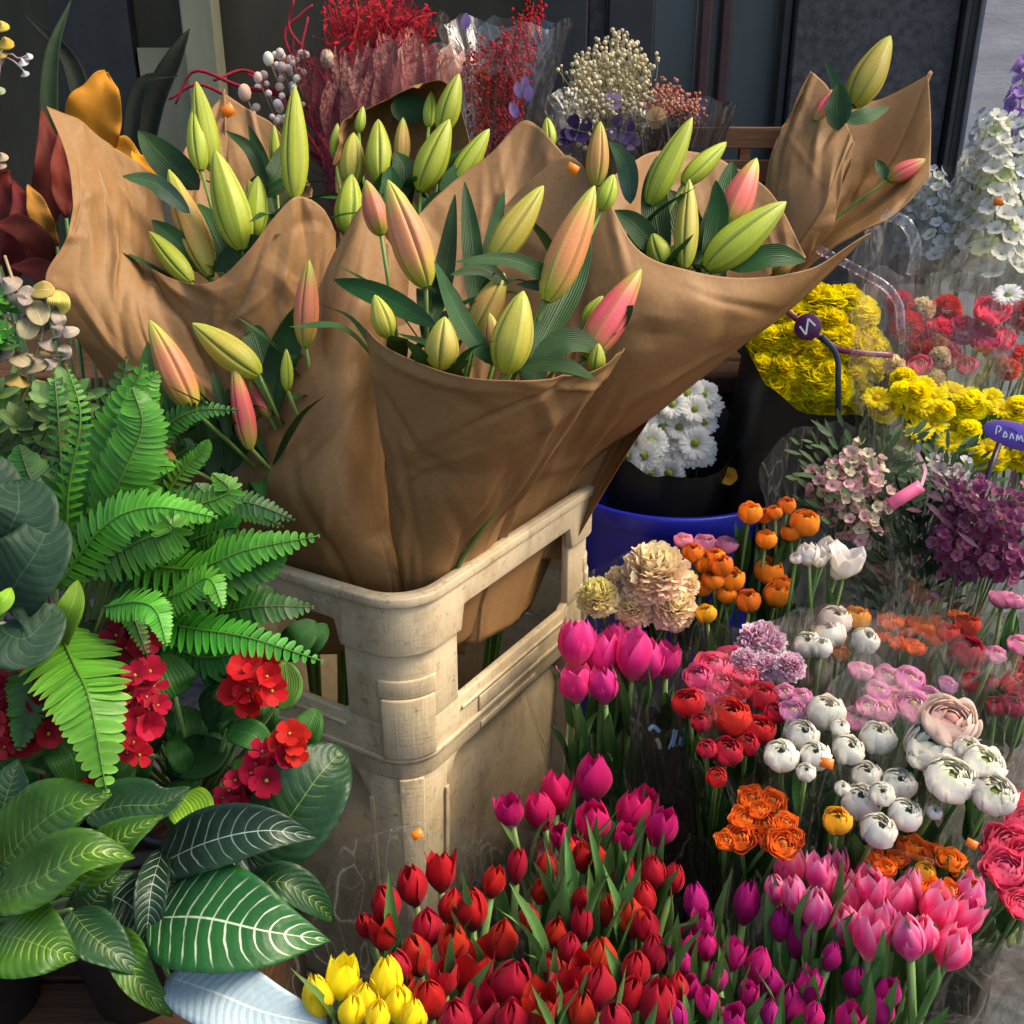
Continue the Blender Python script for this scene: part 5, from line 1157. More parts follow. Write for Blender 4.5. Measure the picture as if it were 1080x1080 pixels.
# pale blue script printed on the smoked film
from mathutils.bvhtree import BVHTree
bv = BVHTree.FromPolygons([Vector(v) for v in FILM_MB.v], FILM_MB.f)
def on_film(px, py):
    r = ray(px, py).normalized(); h = bv.ray_cast(CAM, r)
    return (h[0] - r * .0015) if h[0] is not None else P(px, py, .98)
mb = MB()
for st, w_, c in (([(705, 790), (709, 780), (711, 769)], .0012, 0), ([(709, 788), (712, 779), (714, 770), (711, 784), (714, 787)], .0012, 0), ([(716, 786), (718, 777), (717, 785), (720, 786)], .0012, 0), ([(720, 787), (722, 768)], .0012, 0), ([(722, 779), (729, 771)], .0012, 0), ([(722, 778), (728, 783)], .0012, 0), ([(684, 770), (689, 766), (696, 772)], .0022, 0), ([(692, 779), (695, 784), (696, 790)], .0022, 1)):
    ps = spline([on_film(*q) for q in st], 8); rows = []
    for k, p in enumerate(ps):
        n_ = (CAM - p).normalized(); t = (ps[min(8, k + 1)] - ps[max(0, k - 1)]).normalized(); sd_ = t.cross(n_).normalized(); rows.append([p - sd_ * w_, p, p + sd_ * w_])
    mb.grid(rows, (.62, .60, .52) if c else (.26, .42, .62))
part('script', mb, 'plain', RED_TH)

#@@SECTION dried
# ------------------------------------------------------------------ dried flowers behind, on a bench
zb = .74
be = thing('bench', 'low dark wooden bench against the shop window carrying the dried bunches', 'bench', (-.25, 1.85, 0))
mb = MB(); mb.box((-.95, 1.62, zb - .03), (.42, 2.12, zb)); bevel(part('seat', mb, 'board', be, False), .003)
for x in (-.92, .36):
    for y in (1.64, 2.06): mb = MB(); mb.box((x, y, 0), (x + .04, y + .04, zb - .031)); part('leg', mb, 'board', be, False)
def bpt(px, d):
    p = P(px, 200, d); return Vector((p.x, p.y, zb))
# red twigs
b0 = bpt(380, 1.75); th = thing('dried_bundle', 'dried bundle of red curling twigs and burgundy netting with pale pods', 'dried bunch', b0, 'dried bunches on the bench')
tw = [[(395, 180), (390, 90), (410, 40), (450, 8)], [(380, 180), (372, 60), (378, 20), (372, -10)], [(370, 180), (330, 70), (305, 30), (310, 0)], [(375, 170), (340, 80), (318, 60), (325, 18)], [(360, 180), (310, 110), (250, 90), (205, 75), (185, 110)], [(350, 180), (300, 110), (262, 75), (225, 85)], [(385, 170), (400, 60), (430, 25), (455, 15)], [(385, 170), (395, 45), (440, 18), (460, 14)],
      [(395, 170), (420, 60), (405, 20), (395, -10)], [(365, 180), (330, 100), (300, 40), (318, 15), (330, 5)], [(355, 180), (280, 130), (215, 90), (178, 105)], [(380, 170), (360, 80), (350, 40), (362, 10)], [(390, 170), (385, 60), (392, 30), (388, 0)], [(350, 180), (330, 120), (290, 95), (262, 78)], [(390, 150), (420, 55), (436, 40), (460, 38)]]
for t in tw:
    mb = MB(); d = 1.72 + ru(-.05, .05); pts = spline([P(x, y, d + ru(-.015, .015)) for x, y in t], 18); mb.tube([b0.lerp(pts[0], .6)] + pts, .0045, .002, (.24, .012, .018), 6, True, (.40, .03, .035)); part('twig', mb, 'dry', th)
mb = MB()
for i in range(420):
    a = ru(-1, 1); p = P(400 + 52 * a + ru(-8, 8), ru(0, 60) + 18 * abs(a), 1.72 + ru(-.05, .05)); q = p + Vector((ru(-.02, .02), ru(-.02, .02), ru(.0, .03)))
    mb.tube([p - UP * .02, p, q], .0009, .0005, (.46, .015, .015), 4)
    leaf_blade(mb, [q, q + Vector((ru(-.012, .012), ru(-.012, .012), ru(.0, .012)))], .0022, None, .2, 0, (.4, .012, .015), (.56, .03, .02), 3, (.9, .8), 1)
part('red_foliage', mb, 'dry', th)
mb = MB(); cone_wrap(mb, P(395, 300, 1.74), .05, P(392, 62, 1.68), .115, front=-.005, back=.02, flare=.03, crink=.012, seed=61, rag=.05, cs=40)
MT['netting'] = plain('burgundy_netting', (.14, .02, .03), (.26, .05, .055), 90, .8, .2, .6, 300)
_nt = MT['netting'].node_tree; _o = [n for n in _nt.nodes if n.type == 'OUTPUT_MATERIAL'][0]; _b = [n for n in _nt.nodes if n.type == 'BSDF_PRINCIPLED'][0]
_t = _nt.nodes.new('ShaderNodeBsdfTransparent'); _m = _nt.nodes.new('ShaderNodeMixShader'); _nt.links.new(ramp(_nt, noi(_nt, 160, 3, .6), [(.40, .15), (.60, .85)]), _m.inputs[0])
_nt.links.new(_t.outputs[0], _m.inputs[1]); _nt.links.new(_b.outputs[0], _m.inputs[2]); _nt.links.new(_m.outputs[0], _o.inputs[0])
part('netting', mb, 'netting', th)
for i in range(34):
    x = ru(335, 470); p = P(x, ru(110, 180), 1.68 + ru(-.04, .04)); q = P(x + ru(-22, 22), ru(40, 110), 1.66 + ru(-.04, .04))
    mb = MB(); leaf_blade(mb, [b0.lerp(p, .8), p, q], ru(.007, .015), None, .35, .08, (.20, .05, .05), random.choice(((.42, .20, .16), (.32, .06, .07), (.46, .26, .2))), 8, (1.5, .7), 2); part('dried_leaf', mb, 'dry', th)
for x, y, r, c in ((345, 62, .016, (.74, .58, .40)), (258, 98, .015, (.70, .44, .32)), (283, 62, .012, (.80, .76, .62)), (272, 82, .010, (.72, .54, .42))):
    mb = MB(); q = P(x, y, 1.64); mb.ball(q, r * .75, c, 10, 6, 1.3); mb.tube([q, P(x + 25, y + 60, 1.68), P(370, 200, 1.72)], .0015, None, (.2, .12, .07), 5); part('pod', mb, 'dry', th)
mb = MB()
for i in range(48):
    a = rnd(); p = P(lerp(272, 318, a) + ru(-14, 14), ru(52, 132), 1.66 + ru(-.03, .03)); mb.ball(p, ru(.004, .009), lc((.82, .80, .72), (.66, .48, .42), rnd()), 7, 4)
    mb.tube([p, p + Vector((.01, 0, -.03))], .0009, None, (.22, .2, .12), 4)
part('cotton_sprig', mb, 'dry', th)
# blush dried leaves
b0 = bpt(445, 1.72); th = thing('dried_bundle', 'dusty pink dried leaves in cellophane between the red twigs and red statice', 'dried bunch', b0, 'dried bunches on the bench')
for i in range(16):
    x = ru(410, 480); p = P(x, ru(70, 110), 1.70 + ru(-.04, .04)); q = P(x + (x - 445) * .35 + ru(-6, 6), ru(22, 60), 1.70 + ru(-.04, .04))
    mb = MB(); leaf_blade(mb, [b0.lerp(p, .7), p, q], ru(.010, .018), None, .3, .04, (.34, .15, .11), (.52, .27, .20), 10, (1.6, .6), 2); part('dried_leaf', mb, 'dry', th)
film_part(th, b0 + UP * .1, .04, P(445, 60, 1.70), .085, 'film_pink', front=.0, back=.03, seed=62)
# red statice
b0 = bpt(522, 1.66); th = thing('dried_bundle', 'dense bright red dried statice cone in cellophane', 'dried bunch', b0, 'dried bunches on the bench')
for k in range(13):
    a = k / 12; tx = lerp(492, 568, a) + ru(-6, 6); ty = lerp(62, 8, a) + ru(-8, 25); tip = P(tx, ty, 1.62 + ru(-.05, .05)); root = P(522 + (tx - 530) * .25, 200, 1.64); mb = MB()
    mb.tube([root, root.lerp(tip, .5), tip], .0016, .0008, (.2, .05, .03), 5)
    for i in range(230):
        t = rnd() ** .75; p = root.lerp(tip, t) + Vector((ru(-1, 1), ru(-1, 1), ru(-1, 1))) * .014 * (.6 + .6 * t); kk = ru(.55, 1.25)
        mb.ball(p, ru(.0016, .0034), tuple(x * kk for x in (.46, .005, .012)), 5, 3, ru(.8, 1.5), Vector((ru(-1, 1), ru(-1, 1), 1)))
    o = part('statice_spray', mb, 'floret', th); mb = MB(); mb.tube([root, b0], .0018, None, (.2, .1, .05), 5); part('stem', mb, 'stem', o)
mb = MB()
for x, y in ((553, 98), (556, 108), (549, 104), (490, 32), (545, 125)):
    q = P(x, y, 1.58); leaf_blade(mb, [q, q + Vector((ru(-.01, .01), 0, .025))], .008, None, .3, .1, (.22, .14, .42), (.36, .26, .58), 5, (1, .6), 2)
part('lilac_petal', mb, 'petal', th)
film_part(th, b0 + UP * .12, .03, P(530, 60, 1.62), .085, front=.02, back=.06, seed=63, spiky=.05)
# cream gypsophila with purple petals
b0 = bpt(645, 1.62); th = thing('dried_bundle', 'cream dried gypsophila cloud with deep purple petals below', 'dried bunch', b0, 'dried bunches on the bench')
for k in range(14):
    a = 2 * pi * k / 14; q = ru(.2, 1); tip = P(640 + math.cos(a) * 44 * q, 92 + math.sin(a) * 44 * q, 1.60 + ru(-.06, .05)); root = P(645, 210, 1.62); mb = MB(); mb.tube([root, root.lerp(tip, .6) + Vector((ru(-.01, .01), 0, 0)), tip], .0013, .0006, (.3, .26, .14), 4)
    for i in range(52):
        p = tip + Vector((ru(-1, 1), ru(-1, 1), ru(-1, 1))) * .034; kk = ru(.7, 1.1)
        mb.ball(p, ru(.0022, .0046), tuple(x * kk for x in (.68, .58, .36)), 6, 4); mb.tube([p, p + (root - p) * .12 + Vector((ru(-.01, .01), 0, 0))], .0005, None, (.3, .26, .14), 3, False)
    part('gypsophila_spray', mb, 'floret', th)
for x, y, r, c in ((610, 138, .022, (.05, .025, .10)), (655, 138, .022, (.09, .05, .15)), (647, 108, .014, (.34, .24, .42)), (666, 150, .014, (.22, .15, .28)), (598, 146, .014, (.05, .02, .09))):
    mb = MB(); q = P(x, y, 1.54); ax = CAM - q + UP * .4; small_flower(mb, q, ax, r, c, (.3, .25, .1), 4, .5); part('purple_bloom', mb, 'petal', th)
film_part(th, b0 + UP * .1, .03, P(640, 120, 1.60), .085, front=.0, back=.05, seed=64)
b0 = bpt(712, 1.60); th = thing('dried_bundle', 'small salmon dried flowers in a dark net beside the cream gypsophila', 'dried bunch', b0, 'dried bunches on the bench')
for k in range(9):
    tip = P(706 + ru(-26, 26), 118 + ru(-22, 22), 1.58 + ru(-.03, .03)); mb = MB(); root = P(708, 200, 1.6); mb.tube([root, tip], .0013, .0007, (.25, .16, .1), 4)
    for i in range(40):
        p = tip + Vector((ru(-1, 1), ru(-1, 1), ru(-1, 1))) * .022; kk = ru(.7, 1.15); mb.ball(p, ru(.002, .004), tuple(x * kk for x in (.52, .22, .15)), 5, 3)
    part('dried_spray', mb, 'floret', th)
mb = MB(); q = P(692, 124, 1.54); small_flower(mb, q, CAM - q, .016, (.72, .44, .22), (.4, .2, .1), 6, .2); part('peach_bloom', mb, 'petal', th)
film_part(th, b0 + UP * .1, .03, P(712, 125, 1.58), .075, 'film_dark', front=.0, back=.04, seed=65)

#@@SECTION left
# ------------------------------------------------------------------ potted plants on the left
bx = thing('wooden_box', 'dark brown wooden box carrying the potted plants beside the crate', 'box', (-.5, .77, 0))
zx = .36
for i in range(5):
    y0 = .56 + i * .085; mb = MB(); mb.box((-.98, y0, zx - .02), (-.27, y0 + .079, zx)); bevel(part('top_board', mb, 'board', bx, False), .002)
for i in range(4):
    mb = MB(); z0 = .02 + i * .08; mb.box((-.98, .562, z0), (-.27, .577, z0 + .074)); bevel(part('side_board', mb, 'board', bx, False), .002)
    mb = MB(); mb.box((-.285, .578, z0), (-.27, .98, z0 + .074)); bevel(part('side_board', mb, 'board', bx, False), .002)
def pot(label, cx, cy, r=.065, h=.12, z0=zx):
    th = thing('flower_pot', label, 'pot', (cx, cy, z0), 'dark pots on the wooden box'); N = 40
    ring = lambda rr, z: [Vector((cx + rr * math.cos(2 * pi * k / N), cy + rr * math.sin(2 * pi * k / N), z0 + z)) for k in range(N)]
    mb = MB(); mb.grid([ring(a, z) for a, z in ((.001, .001), (r * .75, .001), (r * .97, h - .02), (r * 1.06, h - .0195), (r * 1.08, h), (r * .98, h), (r * .94, h - .012))], (.03, .025, .02), None, True); part('body', mb, 'blackbucket', th)
    mb = MB(); mb.grid([ring(r * .945, h - .016), ring(.001, h - .01)], (.03, .02, .015), None, True); part('soil', mb, 'board', th)
    return Vector((cx, cy, z0 + h - .012))
def PL(th, pts, hw, mat='leaf', c=((.03, .12, .02), (.06, .2, .03)), nm='leaf', fold=.22, wav=.03, shape=(.75, .7), n=16, nu=4, twist=None, nrm=None, stalk=None):
    pw = [P(*q) for q in pts]; d = depth(pw[len(pw) // 2]); mb = MB()
    leaf_blade(mb, pw, hw * d / F, nrm, fold, wav, c[0], c[1], n, shape, nu, ru(-.25, .25) if twist is None else twist)
    o = part(nm, mb, mat, th); solidify(o, .0006)
    if stalk is not None:
        mb = MB(); mb.tube([pw[0], pw[0].lerp(stalk, .5) + Vector((0, .01, -.01)), stalk], .0022, .0028, (.10, .2, .05), 6); part('stalk', mb, 'stem', o)
    return o
# fern
fp = pot('dark pot of the bright green fern', -.50, .90, .075, .15); FC = P(112, 640, .97)
th = thing('fern', 'bright green fern with arching fronds in front of the lily bouquets', 'plant', fp)
FB, FT = (.05, .24, .012), (.10, .40, .025)
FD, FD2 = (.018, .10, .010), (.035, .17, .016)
fr = [([(60, 660, .90), (78, 700, .84), (95, 740, .80), (112, 834, .79)], 50, FT, (.17, .5, .05)),
      ([(75, 610, .95), (92, 540, .93), (120, 460, .92), (152, 385, .92)], 40, FB, FT), ([(70, 600, .93), (72, 520, .9), (85, 440, .89), (70, 385, .9)], 16, FB, FT), ([(90, 610, .93), (140, 520, .92), (145, 430, .92), (165, 392, .93)], 30, FB, FT),
      ([(60, 620, .9), (110, 555, .87), (160, 535, .86), (228, 545, .86)], 32, FT, (.15, .46, .04)), ([(90, 600, .9), (150, 570, .86), (180, 560, .85), (170, 550, .85)], 34, FB, FT),
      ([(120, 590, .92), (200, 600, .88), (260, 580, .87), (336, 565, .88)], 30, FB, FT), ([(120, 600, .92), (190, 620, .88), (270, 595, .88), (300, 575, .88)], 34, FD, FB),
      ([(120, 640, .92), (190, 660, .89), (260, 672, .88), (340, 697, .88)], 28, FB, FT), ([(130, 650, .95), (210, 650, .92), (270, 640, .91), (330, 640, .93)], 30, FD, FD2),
      ([(150, 640, .9), (190, 625, .87), (220, 610, .86), (235, 640, .85)], 22, FT, (.17, .5, .05)), ([(110, 640, .88), (145, 635, .85), (165, 645, .84), (176, 680, .83)], 22, FT, (.17, .5, .05)),
      ([(150, 560, .95), (190, 500, .95), (212, 478, .95), (220, 464, .95)], 14, FB, FT), ([(130, 560, .95), (160, 470, .96), (200, 435, .96), (252, 432, .97)], 18, FD, FB), ([(120, 520, .93), (150, 500, .93), (165, 492, .93), (185, 492, .93)], 16, FT, (.17, .5, .05)),
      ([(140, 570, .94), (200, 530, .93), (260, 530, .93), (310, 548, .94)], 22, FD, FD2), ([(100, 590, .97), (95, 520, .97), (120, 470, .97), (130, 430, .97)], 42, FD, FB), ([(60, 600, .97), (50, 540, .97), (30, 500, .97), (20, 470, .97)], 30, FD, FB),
      ([(110, 620, .95), (180, 580, .93), (230, 560, .92), (250, 556, .91)], 34, FD, FB), ([(150, 650, .93), (200, 690, .91), (250, 690, .9), (300, 680, .91)], 24, FD, FD2), ([(130, 590, .9), (180, 545, .88), (240, 520, .88), (225, 500, .88)], 24, FB, FT), ([(100, 560, .92), (130, 500, .9), (150, 450, .9), (140, 410, .9)], 36, FB, FT),
      ([(70, 650, .9), (40, 700, .86), (30, 740, .85), (20, 790, .84)], 30, FD, FB)]
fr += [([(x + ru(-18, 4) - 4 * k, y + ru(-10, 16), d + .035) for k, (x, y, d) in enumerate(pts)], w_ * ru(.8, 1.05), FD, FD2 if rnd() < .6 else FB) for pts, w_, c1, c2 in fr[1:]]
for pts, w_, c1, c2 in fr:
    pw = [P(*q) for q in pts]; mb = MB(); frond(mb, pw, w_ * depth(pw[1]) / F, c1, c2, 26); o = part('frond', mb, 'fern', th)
    mb = MB(); mb.tube([pw[0], pw[0].lerp(fp, .5) + Vector((0, -.01, 0)), fp], .0016, .0022, (.10, .16, .03), 5); part('stalk', mb, 'stem', o)
# red flowering plant
bp = pot('dark pot of the red flowering plant', -.34, .86, .06, .11)
th = thing('flowering_plant', 'potted plant with clusters of bright red flowers between the fern and the white veined leaves', 'plant', bp)
def cluster(cx, cy, rx, ry, d, n, r, c=(.50, .004, .010)):
    n = int(n * 1.25); r *= .72; rx *= .92; ry *= .92
    mb = MB(); s = d / F
    for i in range(n):
        a = i * 2.4; q = math.sqrt((i + .5) / n); p = P(cx + math.cos(a) * rx * q, cy + math.sin(a) * ry * q, d + ru(-.015, .015)); small_flower(mb, p, (CAM - p).normalized() + Vector((math.cos(a) * .7, ru(-.4, .2), -math.sin(a) * .5 + .3)), r * s * ru(.8, 1.2), c, (.72, .42, .05), random.choice((4, 5, 6)), ru(.25, .8))
    o = part('flower_cluster', mb, 'petal', th); p = P(cx, cy, d + .01)
    mb = MB(); mb.tube([p, p.lerp(bp, .5) + Vector((0, .02, .01)), bp], .002, .0028, (.14, .16, .05), 6); part('stalk', mb, 'stem', o)
RD = (.30, .003, .006)
for a in ((30, 742, 50, 44, .86, 24, 24, RD), (138, 672, 24, 16, .90, 8, 18, RD), (150, 735, 22, 34, .86, 10, 19), (268, 722, 24, 24, .88, 9, 21), (286, 808, 26, 22, .86, 9, 20), (258, 836, 26, 18, .87, 8, 18, (.42, .003, .008)), (305, 785, 12, 18, .86, 5, 17), (75, 822, 22, 12, .92, 6, 16, RD), (250, 680, 10, 14, .94, 4, 10), (140, 790, 14, 10, .86, 4, 16), (10, 770, 20, 20, .86, 6, 20, RD)): cluster(*a)
GL = ((.02, .10, .018), (.05, .18, .03))
for pts, hw, c in (([(185, 735, .9), (178, 720, .89), (165, 690, .9)], 28, GL), ([(150, 720, .92), (148, 700, .92), (130, 690, .92)], 24, GL), ([(290, 745, .9), (302, 725, .9), (300, 698, .9)], 18, ((.08, .24, .03), (.14, .32, .05))), ([(190, 840, .87), (202, 855, .85), (205, 880, .84)], 24, ((.13, .30, .02), (.20, .40, .03))), ([(60, 780, .88), (75, 800, .87), (80, 825, .88)], 24, GL),
                   ([(240, 770, .9), (265, 775, .89), (285, 790, .9)], 16, GL), ([(290, 830, .9), (295, 850, .9), (288, 870, .9)], 18, GL), ([(215, 760, .95), (235, 745, .94), (262, 750, .93)], 26, ((.01, .05, .014), (.02, .08, .02))), ([(0, 770, .9), (25, 785, .89), (55, 778, .9)], 22, GL), ([(-10, 800, .88), (5, 820, .88), (10, 850, .88)], 20, GL),
                   ([(180, 790, .95), (210, 800, .94), (240, 790, .94)], 26, ((.01, .05, .014), (.02, .08, .02))), ([(110, 690, .93), (120, 720, .92), (115, 750, .92)], 26, GL)):
    PL(th, pts, hw, 'leaf', c, 'round_leaf', .15, .02, (.85, .45), stalk=bp)
for k in range(46):
    x, y = ru(-10, 320), ru(690, 880); d = ru(.93, 1.0); a = ru(-2.6, -.5); r = ru(16, 28); kk = ru(.5, 1.2)
    PL(th, [(x, y, d), (x + math.cos(a) * r, y + math.sin(a) * r, d - .012), (x + 2 * math.cos(a) * r, y + 2 * math.sin(a) * r, d)], r * ru(.6, .85), 'leaf', tuple(tuple(c * kk for c in q) for q in GL), 'round_leaf', .2, .04, (.85, .5), 10, 3, stalk=bp if k % 3 == 0 else None)
# white veined plant
zp = pot('dark pot of the white veined plant', -.36, .72, .06, .11)
th = thing('veined_plant', 'houseplant with broad dark leaves boldly veined in white beside the yellow tulips', 'plant', zp)
PL(th, [(158, 968, .80), (215, 968, .765), (280, 982, .755), (348, 992, .78)], 57, 'zebra', fold=.18, wav=.015, shape=(.66, 1.0), n=26, nu=6, twist=.1, stalk=zp)
PL(th, [(160, 915, .84), (220, 888, .80), (280, 876, .79), (336, 884, .81)], 34, 'zebra_dark', fold=.35, shape=(.66, 1.0), n=26, nu=6, twist=.2, stalk=zp)
PL(th, [(172, 895, .84), (160, 935, .80), (156, 970, .79), (150, 1015, .80)], 17, 'zebra_dark', fold=.5, n=20, nu=5, twist=-.3, stalk=zp)
PL(th, [(262, 900, .86), (300, 868, .85), (335, 820, .86), (362, 790, .89)], 46, 'dieff_dark', fold=.2, shape=(.8, .6), n=20, nu=5, stalk=zp)
PL(th, [(250, 940, .84), (295, 930, .82), (330, 950, .83), (352, 972, .85)], 20, 'dieff_dark', fold=.35, n=18, nu=5, stalk=zp)
PL(th, [(178, 1030, .78), (230, 1048, .74), (280, 1068, .73), (345, 1082, .74)], 36, 'silver', fold=.15, shape=(.7, .6), n=20, nu=5, twist=.1, stalk=zp)
PL(th, [(180, 930, .86), (210, 905, .86), (250, 900, .86), (290, 905, .87)], 34, 'zebra_dark', fold=.2, n=20, nu=5, stalk=zp)
PL(th, [(110, 985, .80), (130, 1005, .77), (150, 1040, .76), (182, 1072, .76)], 20, 'dieff', fold=.5, n=18, nu=5, stalk=zp)
# lime marked plant
dp = pot('dark pot of the lime marked plant', -.50, .70, .06, .11)
th = thing('marked_plant', 'houseplant with lime green leaves marked along the veins at the near edge', 'plant', dp)
for pts, hw, m, f in (([(-10, 945, .78), (35, 930, .75), (90, 900, .74), (142, 905, .76)], 36, 'dieff', .3), ([(0, 915, .82), (30, 880, .80), (70, 850, .79), (118, 838, .80)], 44, 'dieff', .15), ([(60, 940, .80), (100, 910, .79), (135, 880, .79), (172, 860, .8)], 26, 'dieff', .3), ([(90, 860, .84), (130, 850, .83), (170, 848, .83), (200, 830, .84)], 28, 'dieff_dark', .3),
                      ([(-5, 985, .76), (20, 990, .74), (50, 1000, .73), (82, 1012, .74)], 42, 'dieff', .2), ([(80, 985, .8), (95, 960, .79), (110, 935, .79), (140, 920, .8)], 24, 'dieff_dark', .3), ([(75, 960, .78), (95, 985, .765), (120, 1005, .76), (150, 1030, .765)], 26, 'dieff_dark', .35), ([(-20, 900, .83), (0, 860, .82), (10, 830, .82), (20, 800, .83)], 34, 'dieff_dark', .3), ([(100, 940, .82), (130, 950, .81), (150, 970, .81), (160, 1000, .82)], 30, 'zebra_dark', .3)):
    PL(th, pts, hw, m, fold=f, wav=.05, shape=(.7, .95), n=20, nu=5, stalk=dp)
# grey green rounded leaves at the edge
gp = pot('dark pot of the grey green plant', -.62, .86, .06, .13)
th = thing('round_leaf_plant', 'houseplant with large rounded grey green leaves behind the fern', 'plant', gp)
for pts, hw in (([(0, 600, .86), (10, 560, .84), (20, 535, .84), (18, 506, .86)], 44), ([(5, 640, .85), (20, 610, .83), (40, 580, .83), (55, 545, .85)], 40), ([(0, 660, .84), (10, 670, .83), (30, 672, .83), (62, 640, .85)], 38), ([(-30, 560, .87), (-20, 530, .86), (-10, 510, .86), (-5, 480, .87)], 36)):
    PL(th, pts, hw, 'greyleaf', fold=.12, shape=(.8, .42), n=18, nu=6, stalk=gp)
PL(th, [(55, 690, .88), (60, 670, .87), (75, 640, .86), (82, 612, .87)], 17, 'leaf', ((.10, .26, .02), (.16, .36, .03)), fold=.3, stalk=gp)
PL(th, [(-15, 650, .83), (-5, 640, .82), (5, 632, .82), (12, 620, .83)], 12, 'leaf', ((.16, .36, .02), (.22, .46, .03)), stalk=gp)
mb = MB(); q = P(2, 680, .84); small_flower(mb, q, CAM - q + UP * .4, .018, (.80, .78, .66), (.5, .5, .2), 5, .3); o = single('white_flower', mb, 'petal', q); tag(o, 'cream white flower at the edge under the round grey green leaves', 'flower')
# silver dollar eucalyptus, golden
ep = pot('dark pot of the golden and succulent sprigs', -.70, 1.06, .07, .2, .36)
th = thing('eucalyptus_sprig', 'sprig of rounded golden and taupe eucalyptus leaves beside the far left kraft paper', 'sprig', ep)
for (x, y, r, c) in ((45, 306, 13, 0), (62, 320, 14, 0), (40, 330, 14, 1), (30, 345, 14, 1), (60, 350, 9, 2), (74, 350, 9, 2), (20, 322, 13, 2), (10, 300, 12, 2), (38, 382, 15, 1), (20, 378, 13, 1), (18, 400, 14, 0), (40, 410, 12, 0), (52, 384, 9, 2), (68, 372, 9, 2), (28, 312, 11, 2), (50, 362, 10, 2), (6, 340, 12, 1), (4, 372, 12, 2), (62, 336, 9, 2)):
    cc = (((.40, .30, .06), (.52, .42, .12)), ((.34, .27, .14), (.46, .38, .22)), ((.30, .24, .18), (.42, .35, .28)))[c]; a = rnd() * 6.28
    PL(th, [(x - math.cos(a) * r, y - math.sin(a) * r, 1.0 + ru(-.02, .02)), (x, y, .99), (x + math.cos(a) * r, y + math.sin(a) * r, 1.0 + ru(-.02, .02))], r * .82, 'leaf', cc, 'round_leaf', .1, .01, (1., .45), 10, 4)
mb = MB()
for pts in ([(5, 270, 1.01), (20, 310, 1.0), (45, 340, 1.0), (30, 400, 1.0), (0, 460, 1.02)], [(0, 310, 1.01), (40, 330, 1.0), (70, 350, 1.0)], [(0, 360, 1.01), (30, 375, 1.0), (66, 375, 1.0)]):
    mb.tube(spline([P(*q) for q in pts], 12), .0016, None, (.3, .22, .12), 5)
mb.tube([P(0, 460, 1.02), ep], .002, None, (.3, .22, .12), 5); part('stem', mb, 'stem', th)
# small succulent-like greenery
def leafy_mass(name, label, cat_, base, poly, gap, d, ln, hw, c1, c2, per=7):
    th = thing(name, label, cat_, base)
    for px, py in fill(poly, gap, .35):
        mb = MB(); p = P(px, py, d + ru(-.03, .03)); ax = UP * .7 + (CAM - p).normalized() * .7 + Vector((ru(-.4, .4), 0, 0)); qn = UP.rotation_difference(ax.normalized()); k = ru(.6, 1.2)
        for i in range(per):
            a = i * 2.4; o = qn @ Vector((math.cos(a), math.sin(a), .25 + .1 * i)); L = ln * ru(.7, 1.1) * (1 - .05 * i)
            leaf_blade(mb, [p, p + o.normalized() * L * .5, p + o.normalized() * L + UP * .003], hw * ru(.8, 1.1), qn @ UP, .3, 0, tuple(x * k for x in c1), tuple(x * k for x in c2), 5, (1.1, .6), 2)
        mb.tube([p, p.lerp(base, .3)], .0012, None, (.1, .16, .05), 4); part('rosette', mb, 'leaf', th)
    return th
leafy_mass('succulent_plant', 'pale green small leaved succulent sprigs above the round grey green leaves', 'plant', ep, [(-10, 405), (60, 395), (102, 400), (95, 440), (55, 490), (10, 505), (-15, 480)], 24, 1.0, .030, .0075, (.06, .15, .04), (.20, .32, .10))
leafy_mass('bright_sprig', 'bright green feathery sprig at the edge beside the golden eucalyptus', 'sprig', ep, [(-12, 310), (8, 300), (12, 380), (-10, 390)], 15, 1.01, .024, .004, (.06, .24, .03), (.12, .36, .05))
# dark red and golden leaved plant at the back
rp_ = P(60, 420, 1.22); rp_.z = .36
th = thing('autumn_leaf_plant', 'plant with golden orange and deep red leaves behind the tall kraft point', 'plant', rp_)
GO = ((.46, .22, .012), (.62, .30, .015)); DR = ((.07, .008, .008), (.15, .016, .012))
for pts, hw, c in (([(100, 180, 1.25), (98, 140, 1.24), (105, 105, 1.23), (112, 76, 1.24)], 31, GO), ([(150, 215, 1.26), (130, 190, 1.25), (115, 160, 1.25), (105, 140, 1.26)], 32, GO), ([(168, 215, 1.24), (162, 195, 1.24), (152, 175, 1.24), (140, 160, 1.25)], 16, ((.55, .22, .01), (.70, .30, .012))),
                   ([(40, 260, 1.24), (50, 210, 1.23), (52, 165, 1.22), (45, 115, 1.23)], 26, DR), ([(70, 230, 1.2), (66, 200, 1.2), (64, 170, 1.2), (66, 130, 1.22)], 18, ((.12, .02, .01), (.22, .04, .015))), ([(10, 300, 1.2), (20, 260, 1.18), (25, 225, 1.18), (15, 190, 1.2)], 24, DR), ([(50, 290, 1.18), (40, 260, 1.16), (20, 240, 1.15), (-10, 235, 1.16)], 26, DR), ([(60, 260, 1.2), (45, 235, 1.18), (38, 215, 1.18), (30, 195, 1.19)], 12, ((.35, .14, .02), (.45, .2, .03))),
                   ([(0, 280, 1.2), (-5, 230, 1.2), (0, 200, 1.2), (10, 180, 1.2)], 26, DR), ([(80, 330, 1.15), (60, 300, 1.14), (40, 285, 1.14), (10, 280, 1.14)], 24, DR), ([(90, 240, 1.28), (85, 190, 1.27), (80, 150, 1.27), (85, 120, 1.27)], 24, DR)):
    PL(th, pts, hw * (.92 if c[0][0] > .3 else .62), 'autumn', c, fold=.32, wav=.16, shape=(.8, .75), n=22, nu=5, stalk=rp_)
